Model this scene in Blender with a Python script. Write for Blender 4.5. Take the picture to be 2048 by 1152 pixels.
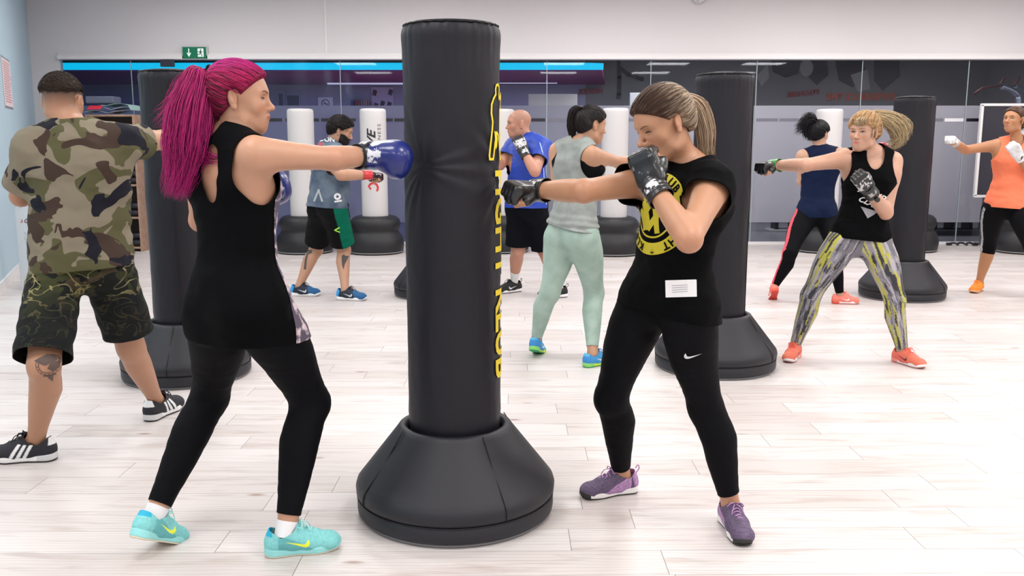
import bpy, bmesh, math, random
import numpy as np
from mathutils import Vector, Matrix
from mathutils.bvhtree import BVHTree
PI = math.pi
for _o in list(bpy.data.objects): bpy.data.objects.remove(_o)
SC = bpy.context.scene
COL = SC.collection
random.seed(4)
RNG = np.random.RandomState(4)

# ---------------------------------------------------------------- camera
F_PX = 1780.0
PITCH = math.radians(9.13)
CAM = np.array([0.0, 0.0, 1.374])
cd = bpy.data.cameras.new('camera'); cam = bpy.data.objects.new('camera', cd); COL.objects.link(cam)
cd.sensor_width = 36.0; cd.lens = 36.0*F_PX/2048.0; cd.clip_start = .05; cd.clip_end = 60
cam.location = CAM; cam.rotation_euler = (PI/2-PITCH, 0, 0)
SC.camera = cam
# ---------------------------------------------------------------- world, exposure
w = bpy.data.worlds.new('world'); SC.world = w; w.use_nodes = True
w.node_tree.nodes['Background'].inputs[0].default_value = (.75, .78, .85, 1)
w.node_tree.nodes['Background'].inputs[1].default_value = .12
SC.view_settings.view_transform = 'Standard'
SC.view_settings.look = 'None'
SC.view_settings.gamma = 1
SC.view_settings.exposure = 0.0
SC.view_settings.use_curve_mapping = False
CEIL = 3.42
GLASS_Y = 12.5
# ---------------------------------------------------------------- lamps of the hall: rows of square ceiling panels
def area_light(name, x, y, z, sx, sy, watt, col=(1, .97, .95)):
    l = bpy.data.lights.new(name, 'AREA'); l.shape = 'RECTANGLE'; l.size = sx; l.size_y = sy
    l.energy = watt; l.color = col
    o = bpy.data.objects.new(name, l); COL.objects.link(o); o.location = (x, y, z)
    return o
PANELS = [(x, y) for y in (-.6, 2.2, 5.0, 7.8, 10.6) for x in (-3.9, -1.3, 1.3, 3.9, 6.3)]
PANEL_W = 31
for _x, _y in PANELS:
    _g = 1.0 + .12*_x/4
    area_light('panel_lamp', _x, _y, CEIL-.045, 1.0, .6, PANEL_W*_g)
# ---------------------------------------------------------------- materials
def new_mat(name):
    m = bpy.data.materials.new(name); m.use_nodes = True
    return m, m.node_tree.nodes, m.node_tree.links
def pbr(name, col, rough=.6, metal=0, spec=.5, coat=0, emit=None, estr=0, sheen=0, sss=0, alpha=1, bump=None, attr=False, cam_noise=None):
    """principled material; bump=(scale, strength, distance[, stretch]); attr: colour comes from the mesh's own colours"""
    m, N, L = new_mat(name); b = N['Principled BSDF']
    b.inputs['Base Color'].default_value = (*col, 1); b.inputs['Roughness'].default_value = rough
    b.inputs['Metallic'].default_value = metal; b.inputs['Specular IOR Level'].default_value = spec
    b.inputs['Coat Weight'].default_value = coat; b.inputs['Alpha'].default_value = alpha
    if sheen: b.inputs['Sheen Weight'].default_value = sheen
    if sss:
        b.inputs['Subsurface Weight'].default_value = sss; b.inputs['Subsurface Radius'].default_value = (.9, .35, .2)
        b.inputs['Subsurface Scale'].default_value = .012
    if emit: b.inputs['Emission Color'].default_value = (*emit, 1); b.inputs['Emission Strength'].default_value = estr
    if attr:
        a = N.new('ShaderNodeVertexColor'); a.layer_name = 'Col'; L.new(a.outputs[0], b.inputs['Base Color'])
    tc = None
    if bump or cam_noise: tc = N.new('ShaderNodeTexCoord')
    if bump:
        n = N.new('ShaderNodeTexNoise'); n.inputs['Scale'].default_value = bump[0]; n.inputs['Detail'].default_value = 3
        src = tc.outputs['Object']
        if len(bump) > 3:
            mp = N.new('ShaderNodeMapping'); mp.inputs['Scale'].default_value = bump[3]; L.new(src, mp.inputs[0]); src = mp.outputs[0]
        L.new(src, n.inputs['Vector'])
        bn = N.new('ShaderNodeBump'); bn.inputs['Strength'].default_value = bump[1]; bn.inputs['Distance'].default_value = bump[2]
        L.new(n.outputs[0], bn.inputs['Height']); L.new(bn.outputs[0], b.inputs['Normal'])
    if cam_noise:   # (scale, colour b, lo, hi): soft mottling between two dyes
        n = N.new('ShaderNodeTexNoise'); n.inputs['Scale'].default_value = cam_noise[0]; n.inputs['Detail'].default_value = 4
        L.new(tc.outputs['Object'], n.inputs['Vector'])
        r = N.new('ShaderNodeValToRGB'); r.color_ramp.elements[0].position = cam_noise[2]; r.color_ramp.elements[1].position = cam_noise[3]
        r.color_ramp.elements[0].color = (*col, 1); r.color_ramp.elements[1].color = (*cam_noise[1], 1)
        L.new(n.outputs[0], r.inputs[0]); L.new(r.outputs[0], b.inputs['Base Color'])
    return m
# ---------------------------------------------------------------- tagging
def tag(o, label=None, cat=None, group=None, kind=None):
    if label: o['label'] = label
    if cat: o['category'] = cat
    if group: o['group'] = group
    if kind: o['kind'] = kind
    return o
def empty(name, loc=(0, 0, 0), rz=0):
    o = bpy.data.objects.new(name, None); COL.objects.link(o); o.location = loc; o.rotation_euler = (0, 0, rz)
    o.empty_display_size = .1
    return o
WORLD_INV = {}
def link(name, me, mat, parent=None, world=False):
    """world=True: the mesh is in room coordinates; it is moved into its parent's own frame"""
    o = bpy.data.objects.new(name, me); COL.objects.link(o)
    if mat is not None:
        for m in (mat if isinstance(mat, (list, tuple)) else [mat]): me.materials.append(m)
    if parent is not None:
        o.parent = parent
        if world:
            root = parent
            while root.parent: root = root.parent
            me.transform(root.matrix_basis.inverted())
    return o
def mesh_np(name, V, Fq, col=None, smooth=True):
    me = bpy.data.meshes.new(name)
    V = np.asarray(V, np.float32); Fq = np.asarray(Fq, np.int32)
    n, k = Fq.shape
    me.vertices.add(len(V)); me.vertices.foreach_set('co', V.ravel())
    me.loops.add(n*k); me.loops.foreach_set('vertex_index', Fq.ravel())
    me.polygons.add(n); me.polygons.foreach_set('loop_start', np.arange(0, n*k, k, dtype=np.int32))
    me.polygons.foreach_set('loop_total', np.full(n, k, np.int32))
    me.polygons.foreach_set('use_smooth', np.full(n, smooth))
    me.update(calc_edges=True)
    if col is not None:
        a = me.color_attributes.new('Col', 'FLOAT_COLOR', 'POINT')
        c = np.ones((len(V), 4), np.float32); c[:, :3] = col; a.data.foreach_set('color', c.ravel())
    me.validate()
    return me
def bm_mesh(name, bm, smooth=False):
    me = bpy.data.meshes.new(name); bm.normal_update(); bm.to_mesh(me); bm.free()
    if smooth: me.polygons.foreach_set('use_smooth', [True]*len(me.polygons))
    return me
def auto_smooth(o, ang=40):
    me = o.data
    me.polygons.foreach_set('use_smooth', [True]*len(me.polygons))
    bm = bmesh.new(); bm.from_mesh(me)
    for e in bm.edges:
        if len(e.link_faces) == 2 and e.calc_face_angle(0) > math.radians(ang): e.smooth = False
    bm.to_mesh(me); bm.free()
    return o
def add_box(bm, c, s, bev=0, R=None):
    r = bmesh.ops.create_cube(bm, size=1)
    vs = r['verts']
    bmesh.ops.scale(bm, vec=s, verts=vs)
    if bev:
        es = list({e for v in vs for e in v.link_edges})
        rr = bmesh.ops.bevel(bm, geom=es, offset=bev, segments=2, profile=.6, affect='EDGES')
        vs = list({v for f in rr['faces'] for v in f.verts} | {v for v in vs if v.is_valid})
    if R is not None: bmesh.ops.rotate(bm, cent=(0, 0, 0), matrix=R, verts=vs)
    bmesh.ops.translate(bm, vec=c, verts=vs)
    return vs
def boxobj(name, c, s, mat, parent=None, bev=0, R=None):
    bm = bmesh.new(); add_box(bm, (0, 0, 0), s, bev, R)
    o = link(name, bm_mesh(name, bm), mat, parent)
    o.location = c
    return o
def add_tube(bm, pts, rad, n=8, cap=True, flat=None):
    """a round (or flattened) tube through points; rad a number or one per point"""
    pts = [np.asarray(p, float) for p in pts]; m = len(pts)
    rad = [rad]*m if not hasattr(rad, '__len__') else rad
    up = np.array([0, 0, 1.0]); rings = []
    t0 = unit(pts[1]-pts[0])
    a = np.cross(t0, up)
    if np.linalg.norm(a) < .1: a = np.cross(t0, [1, 0, 0])
    a = unit(a)
    for i in range(m):
        t = unit(pts[min(i+1, m-1)]-pts[max(i-1, 0)])
        a = unit(a-t*(a@t)); b = np.cross(t, a)
        k = flat or 1
        rings.append([bm.verts.new(pts[i]+rad[i]*(a*math.cos(2*PI*j/n)+b*k*math.sin(2*PI*j/n))) for j in range(n)])
    for i in range(m-1):
        for j in range(n):
            f = bm.faces.new((rings[i][j], rings[i][(j+1) % n], rings[i+1][(j+1) % n], rings[i+1][j])); f.smooth = True
    if cap:
        try: bm.faces.new(rings[0][::-1]); bm.faces.new(rings[-1])
        except ValueError: pass
def lathe(name, prof, n=96, z0=0, wob=None):
    """prof: list of (r, z) from bottom to top; closed on the axis when r == 0"""
    V = []; Fq = []
    th = np.arange(n)*2*PI/n
    for (r, z) in prof:
        rr = r*np.ones(n); zz = (z+z0)*np.ones(n)
        if wob: rr, zz = wob(rr, zz, th)
        V += list(zip(rr*np.cos(th), rr*np.sin(th), zz))
    for i in range(len(prof)-1):
        for j in range(n):
            a = i*n+j; b = i*n+(j+1) % n
            Fq.append((a, b, b+n, a+n))
    me = mesh_np(name, V, Fq)
    bm = bmesh.new(); bm.from_mesh(me)
    bmesh.ops.remove_doubles(bm, verts=bm.verts, dist=1e-5)
    bm.to_mesh(me); bm.free()
    return me
def smooth_pts(pts, n=8):
    """Catmull-Rom through the points"""
    P = [np.asarray(p, float) for p in pts]; P = [2*P[0]-P[1]]+P+[2*P[-1]-P[-2]]; out = []
    for i in range(1, len(P)-2):
        for k in range(n):
            t = k/n
            out.append(.5*((2*P[i])+(-P[i-1]+P[i+1])*t+(2*P[i-1]-5*P[i]+4*P[i+1]-P[i+2])*t*t+(-P[i-1]+3*P[i]-3*P[i+1]+P[i+2])*t**3))
    out.append(P[-2]); return out
# ---------------------------------------------------------------- value noise for cloth colours and folds
_NT = RNG.rand(64, 64, 64).astype(np.float32)
def vnoise(P, s=1.0, seed=0):
    Q = np.asarray(P)*s + seed*17.31
    i = np.floor(Q).astype(int); f = Q-i; f = f*f*(3-2*f); i &= 63; j = (i+1) & 63
    g = lambda a, b, c: _NT[a, b, c]
    x0, y0, z0 = i[..., 0], i[..., 1], i[..., 2]; x1, y1, z1 = j[..., 0], j[..., 1], j[..., 2]
    fx, fy, fz = f[..., 0], f[..., 1], f[..., 2]
    l = lambda a, b, t: a+(b-a)*t
    return l(l(l(g(x0, y0, z0), g(x1, y0, z0), fx), l(g(x0, y1, z0), g(x1, y1, z0), fx), fy),
             l(l(g(x0, y0, z1), g(x1, y0, z1), fx), l(g(x0, y1, z1), g(x1, y1, z1), fx), fy), fz)
def fbm(P, s, seed=0, o=3):
    return sum(vnoise(P, s*2**i, seed+i)*.5**i for i in range(o))/sum(.5**i for i in range(o))
# ---------------------------------------------------------------- distance-field shapes (bodies, clothes, gloves, shoes)
class Prim:
    def __init__(s, lo, hi, f, k, op): s.lo, s.hi, s.f, s.k, s.op = lo, hi, f, k, op
def frame(fwd, up):
    """columns: right, forward, up"""
    u = unit(up); f = unit(np.asarray(fwd)-u*(np.asarray(fwd)@u)); r = np.cross(f, u)
    return np.stack([r, f, u], 1)
def ell(c, r, R=None, k=.02, op='add'):
    c = np.asarray(c, float); r = np.asarray(r, float); R = np.eye(3) if R is None else R
    m = max(r)+k+.015
    def f(X, Y, Z):
        x, y, z = X-c[0], Y-c[1], Z-c[2]; k0 = 0; k1 = 0
        for i in range(3):
            q = x*R[0, i]+y*R[1, i]+z*R[2, i]
            k0 = k0+(q/r[i])**2; k1 = k1+(q/r[i]**2)**2
        k0 = np.sqrt(k0); return k0*(k0-1)/np.sqrt(k1+1e-9)
    return Prim(c-m, c+m, f, k, op)
def bone(a, b, rs, hs=None, k=.02, lat=None, sx=1.0, off=None, ofs=None, op='add'):
    """rounded tapered bar a-b with radii rs at fractions hs; lat, sx: wider across; off, ofs: sideways bulge per fraction"""
    a = np.asarray(a, float); b = np.asarray(b, float); ba = b-a; L2 = max(ba@ba, 1e-9)
    rs = np.atleast_1d(rs).astype(float)
    if len(rs) == 1: rs = np.array([rs[0], rs[0]])
    hs = np.linspace(0, 1, len(rs)) if hs is None else np.asarray(hs)
    sx_ = np.atleast_1d(sx).astype(float); mx = max(rs)*max(1, max(sx_))+k+.02+(0 if ofs is None else max(np.abs(ofs)))
    if lat is not None:
        lat = unit(lat)
    def f(X, Y, Z):
        x, y, z = X-a[0], Y-a[1], Z-a[2]
        h = np.clip((x*ba[0]+y*ba[1]+z*ba[2])/L2, 0, 1)
        r = np.interp(h, hs, rs) if len(rs) > 2 else rs[0]+(rs[-1]-rs[0])*h
        qx, qy, qz = x-h*ba[0], y-h*ba[1], z-h*ba[2]
        if off is not None:
            w = np.interp(h, hs, ofs); qx = qx-off[0]*w; qy = qy-off[1]*w; qz = qz-off[2]*w
        if lat is not None:
            s = np.interp(h, np.linspace(0, 1, len(sx_)), sx_) if len(sx_) > 1 else sx_[0]
            q = (qx*lat[0]+qy*lat[1]+qz*lat[2])*(1-1/s)
            qx = qx-lat[0]*q; qy = qy-lat[1]*q; qz = qz-lat[2]*q
        return np.sqrt(qx*qx+qy*qy+qz*qz)-r
    return Prim(np.minimum(a, b)-mx, np.maximum(a, b)+mx, f, k, op)
def rbox(c, hs, R=None, rad=.01, k=.01, op='add'):
    c = np.asarray(c, float); R = np.eye(3) if R is None else R; m = np.linalg.norm(hs)+k+.01
    def f(X, Y, Z):
        x, y, z = X-c[0], Y-c[1], Z-c[2]; o = 0; mi = None
        for i in range(3):
            q = np.abs(x*R[0, i]+y*R[1, i]+z*R[2, i])-(hs[i]-rad)
            o = o+np.maximum(q, 0)**2; mi = q if mi is None else np.maximum(mi, q)
        return np.sqrt(o)+np.minimum(mi, 0)-rad
    return Prim(c-m, c+m, f, k, op)
def evaluate(prims, lo, hi, h, pad=0.0):
    lo = np.asarray(lo, float); n = np.ceil((np.asarray(hi)-lo)/h).astype(int)+1
    ax = [(lo[i]+h*np.arange(n[i])).astype(np.float32) for i in range(3)]
    V = np.full(n, .2, np.float32)
    for p in prims:
        i0 = np.clip(np.floor((p.lo-pad-lo)/h).astype(int), 0, n); i1 = np.clip(np.ceil((p.hi+pad-lo)/h).astype(int)+1, 0, n)
        if (i1 <= i0).any(): continue
        sl = tuple(slice(i0[j], i1[j]) for j in range(3))
        d = p.f(ax[0][sl[0]][:, None, None], ax[1][sl[1]][None, :, None], ax[2][sl[2]][None, None, :]).astype(np.float32)
        a = V[sl]; k = p.k
        if p.op == 'add':
            t = np.maximum(k-np.abs(a-d), 0)/k; V[sl] = np.minimum(a, d)-t*t*k*.25
        else:
            d = -d; t = np.maximum(k-np.abs(a-d), 0)/k; V[sl] = np.maximum(a, d)+t*t*k*.25
    return V, ax
def nets(V, ax, h):
    """surface nets: one vertex in every cell the surface crosses"""
    ins = V < 0
    s = [ins[dx:ins.shape[0]-1+dx, dy:ins.shape[1]-1+dy, dz:ins.shape[2]-1+dz] for dx in (0, 1) for dy in (0, 1) for dz in (0, 1)]
    any_ = s[0].copy(); all_ = s[0].copy()
    for q in s[1:]: any_ |= q; all_ &= q
    act = any_ & ~all_
    I = np.argwhere(act)
    if len(I) == 0: return np.zeros((0, 3)), np.zeros((0, 4), int)
    idx = np.full(act.shape, -1, np.int32); idx[act] = np.arange(len(I))
    acc = np.zeros((len(I), 3)); cnt = np.zeros(len(I))
    C = [(dx, dy, dz) for dx in (0, 1) for dy in (0, 1) for dz in (0, 1)]
    val = {c: V[I[:, 0]+c[0], I[:, 1]+c[1], I[:, 2]+c[2]].astype(float) for c in C}
    for a in C:
        for d in range(3):
            if a[d]: continue
            b = list(a); b[d] = 1; b = tuple(b)
            va, vb = val[a], val[b]; m = (va < 0) != (vb < 0)
            t = np.where(m, va/np.where(m, va-vb, 1), 0)
            p = np.array(a, float)[None].repeat(len(I), 0); p[:, d] += t
            acc[m] += p[m]; cnt[m] += 1
    P = I+acc/cnt[:, None]
    P = np.stack([ax[i][0]+P[:, i]*h for i in range(3)], 1)
    Q = []
    for d in range(3):
        e1, e2 = [(1, 2), (2, 0), (0, 1)][d]
        sl0 = [slice(1, n-1) for n in ins.shape]; sl1 = list(sl0)
        sl0[d] = slice(0, ins.shape[d]-1); sl1[d] = slice(1, ins.shape[d])
        a = ins[tuple(sl0)]; b = ins[tuple(sl1)]
        for m, fl in ((a & ~b, 0), (~a & b, 1)):
            K = np.argwhere(m)
            if len(K) == 0: continue
            K = K+np.array([0 if j == d else 1 for j in range(3)])
            def cell(o1, o2):
                k = K.copy(); k[:, e1] -= o1; k[:, e2] -= o2
                return idx[k[:, 0], k[:, 1], k[:, 2]]
            q = np.stack([cell(1, 1), cell(0, 1), cell(0, 0), cell(1, 0)], 1)
            if fl: q = q[:, ::-1]
            Q.append(q)
    return P, np.concatenate(Q)
def bounds(prims, m=.0):
    return np.min([p.lo for p in prims if p.op == 'add'], 0)-m, np.max([p.hi for p in prims if p.op == 'add'], 0)+m
def relax(P, Q, it=1, lam=.5):
    """light Laplacian smoothing that removes the grid's stair steps"""
    E = np.concatenate([Q[:, [i, (i+1) % Q.shape[1]]] for i in range(Q.shape[1])])
    for _ in range(it):
        S = np.zeros_like(P); C = np.zeros(len(P))
        for a, b in ((0, 1), (1, 0)):
            for j in range(3): S[:, j] += np.bincount(E[:, a], P[E[:, b], j], len(P))
            C += np.bincount(E[:, a], minlength=len(P))
        P = P+lam*(S/np.maximum(C, 1)[:, None]-P)
    return P
def surf(prims, h, off=0.0, warp=None, box=None, it=1):
    lo, hi = bounds(prims, off+.01) if box is None else box
    V, ax = evaluate(prims, lo, hi, h, pad=off)
    V -= off
    if warp is not None:
        A = np.argwhere(np.abs(V) < .03)
        pts = np.stack([ax[i][A[:, i]] for i in range(3)], 1)
        V[A[:, 0], A[:, 1], A[:, 2]] += warp(pts).astype(np.float32)
    P, Q = nets(V, ax, h)
    if it and len(P): P = relax(P, Q, it)
    return P, Q
def clip_tris(P, T, g, attrs=None):
    """keep the part of a triangle mesh where g >= 0, cutting triangles along g = 0"""
    k = g >= 0; cnt = k[T].sum(1)
    full = T[cnt == 3]; newT = [full]; P2 = [P]; base = len(P)
    for c in (1, 2):
        S = T[cnt == c]
        if len(S) == 0: continue
        flag = k[S] if c == 1 else ~k[S]
        j = flag.argmax(1); r = np.arange(len(S))
        a, b, d = S[r, j], S[r, (j+1) % 3], S[r, (j+2) % 3]
        tb = g[a]/(g[a]-g[b]); td = g[a]/(g[a]-g[d])
        pb = P[a]+(P[b]-P[a])*tb[:, None]; pd = P[a]+(P[d]-P[a])*td[:, None]
        ib = base+np.arange(len(S)); idd = ib+len(S); base += 2*len(S)
        P2 += [pb, pd]
        if c == 1: newT.append(np.stack([a, ib, idd], 1))
        else: newT += [np.stack([ib, b, d], 1), np.stack([ib, d, idd], 1)]
    P2 = np.concatenate(P2); T2 = np.concatenate(newT)
    key = np.round(P2*1e5).astype(np.int64)
    _, first, inv = np.unique(key, axis=0, return_index=True, return_inverse=True)
    inv = inv.reshape(-1)
    T2 = inv[T2]; P2 = P2[first]
    T2 = T2[(T2[:, 0] != T2[:, 1]) & (T2[:, 1] != T2[:, 2]) & (T2[:, 0] != T2[:, 2])]
    used = np.unique(T2); mp = np.full(len(P2), -1); mp[used] = np.arange(len(used))
    return P2[used], mp[T2]
def tris(Q): return np.concatenate([Q[:, [0, 1, 2]], Q[:, [0, 2, 3]]])
def cloth(name, prims, off, cut, h, mat, parent, warp=None, thick=.004, col=None, it=2):
    P, Q = surf(prims, h, off, warp, it=it)
    T = tris(Q)
    if cut is not None: P, T = clip_tris(P, T, cut(P))
    me = mesh_np(name, P, T, None if col is None else col(P))
    o = link(name, me, mat, parent, world=True)
    md = o.modifiers.new('thickness', 'SOLIDIFY'); md.thickness = thick; md.offset = -1; md.use_even_offset = False
    o['_P'] = 0; del o['_P']
    return o
def in_poly(x, y, poly):
    c = np.zeros(x.shape, bool); n = len(poly)
    for i in range(n):
        x0, y0 = poly[i]; x1, y1 = poly[(i+1) % n]
        if y0 == y1: continue
        c ^= ((y0 > y) != (y1 > y)) & (x < (x1-x0)*(y-y0)/(y1-y0)+x0)
    return c
# ---------------------------------------------------------------- lettering and flat marks, laid onto a surface
def text_polys(body, size=1.0, bold=0.0, shear=0.0, xs=1.0, sub=0.0, spacing=1.0):
    cu = bpy.data.curves.new('txt', 'FONT'); cu.body = body; cu.size = size; cu.offset = bold; cu.shear = shear
    cu.align_x = 'CENTER'; cu.align_y = 'CENTER'; cu.space_character = spacing
    cu.resolution_u = 3
    o = bpy.data.objects.new('txt', cu); COL.objects.link(o)
    bpy.context.view_layer.update()
    me = bpy.data.meshes.new_from_object(o.evaluated_get(bpy.context.evaluated_depsgraph_get()))
    bpy.data.objects.remove(o); bpy.data.curves.remove(cu)
    bm = bmesh.new(); bm.from_mesh(me); bpy.data.meshes.remove(me)
    for v in bm.verts: v.co.x *= xs
    if sub:
        bmesh.ops.triangulate(bm, faces=bm.faces)
        for _ in range(4):
            es = [e for e in bm.edges if e.calc_length() > sub]
            if not es: break
            bmesh.ops.subdivide_edges(bm, edges=es, cuts=1, use_grid_fill=False)
            bmesh.ops.triangulate(bm, faces=bm.faces)
    return bm
def poly_bm(polys, sub=0.0):
    bm = bmesh.new()
    for p in polys:
        vs = [bm.verts.new((x, y, 0)) for x, y in p]
        f = bm.faces.new(vs)
    bmesh.ops.triangulate(bm, faces=bm.faces)
    if sub:
        for _ in range(5):
            es = [e for e in bm.edges if e.calc_length() > sub]
            if not es: break
            bmesh.ops.subdivide_edges(bm, edges=es, cuts=1, use_grid_fill=False)
            bmesh.ops.triangulate(bm, faces=bm.faces)
    return bm
def ring_poly(r0, r1, a0=0, a1=2*PI, n=40, cx=0, cy=0):
    th = [a0+(a1-a0)*i/n for i in range(n+1)]
    return [[(cx+r0*math.cos(th[i]), cy+r0*math.sin(th[i])), (cx+r1*math.cos(th[i]), cy+r1*math.sin(th[i])),
             (cx+r1*math.cos(th[i+1]), cy+r1*math.sin(th[i+1])), (cx+r0*math.cos(th[i+1]), cy+r0*math.sin(th[i+1]))] for i in range(n)]
def stroke(pts, w):
    """a polyline as little quads of width w"""
    out = []
    for (x0, y0), (x1, y1) in zip(pts[:-1], pts[1:]):
        l = math.hypot(x1-x0, y1-y0) or 1; nx, ny = -(y1-y0)/l*w/2, (x1-x0)/l*w/2
        ex, ey = (x1-x0)/l*w*.3, (y1-y0)/l*w*.3
        out.append([(x0-nx-ex, y0-ny-ey), (x1-nx+ex, y1-ny+ey), (x1+nx+ex, y1+ny+ey), (x0+nx-ex, y0+ny-ey)])
    return out
_BVH = {}
def lay_on(name, bm, org, xax, yax, target, mat, parent, lift=.0015):
    """project a flat mark along its own normal onto target (an object whose mesh sits in parent's frame)"""
    root = parent
    while root.parent: root = root.parent
    inv = root.matrix_basis.inverted(); rot = inv.to_3x3()
    o = inv @ Vector(org); xa = rot @ Vector(unit(xax)); ya = rot @ Vector(unit(yax)); n = xa.cross(ya)
    me = target.data
    if target.name not in _BVH: _BVH[target.name] = BVHTree.FromPolygons([v.co for v in me.vertices], [tuple(p.vertices) for p in me.polygons])
    bvh = _BVH[target.name]
    dead = []
    for v in bm.verts:
        p = o+xa*v.co.x+ya*v.co.y
        loc, nn, _, _ = bvh.ray_cast(p+n*.25, -n, .6)
        if loc is None or nn.dot(n) < .05: dead.append(v); v.co = p
        else: v.co = loc+n*lift*.5+nn*lift
    bmesh.ops.delete(bm, geom=dead, context='VERTS')
    me2 = bm_mesh(name, bm, True)
    ob = link(name, me2, mat, parent)
    return ob
def flat_mark(name, bm, M, mat, parent=None, thick=.001):
    bm.transform(M)
    return link(name, bm_mesh(name, bm), mat, parent)
# ---------------------------------------------------------------- figures: joints
# every joint is a point in the room: the sight line of the photograph at a known distance,
# or the point on that line where the bone to its neighbour has the right length
def ray(px, py):
    v = np.array([(px-1024.0)/F_PX, 0, 0]) + np.array([0, 1, 0]) * 1.0
    x = (px-1024.0)/F_PX; y = -(py-576.0)/F_PX
    c, s = math.cos(PITCH), math.sin(PITCH)
    return np.array([x, c + y*s, -s + y*c])
def at(px, py, Y):
    r = ray(px, py); return CAM + r*(Y/r[1])
def at_z(px, py, z):
    r = ray(px, py); return CAM + r*((z-CAM[2])/r[2])
def on_sphere(px, py, c, L, sgn):
    r = ray(px, py); r = r/np.linalg.norm(r); oc = CAM-c
    b = r@oc; disc = b*b-(oc@oc-L*L)
    t = -b + (sgn*math.sqrt(disc) if disc > 0 else 0)
    return CAM + r*t
def two_bone(px, py, a, b, La, Lb, Y0, rng=.45):
    best = None
    for dy in np.linspace(-rng, rng, 181):
        p = at(px, py, Y0+dy)
        e = (np.linalg.norm(p-a)-La)**2 + (np.linalg.norm(p-b)-Lb)**2
        if best is None or e < best[0]: best = (e, p)
    return best[1]
def unit(v): v = np.asarray(v, float); return v/max(1e-9, np.linalg.norm(v))

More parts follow.
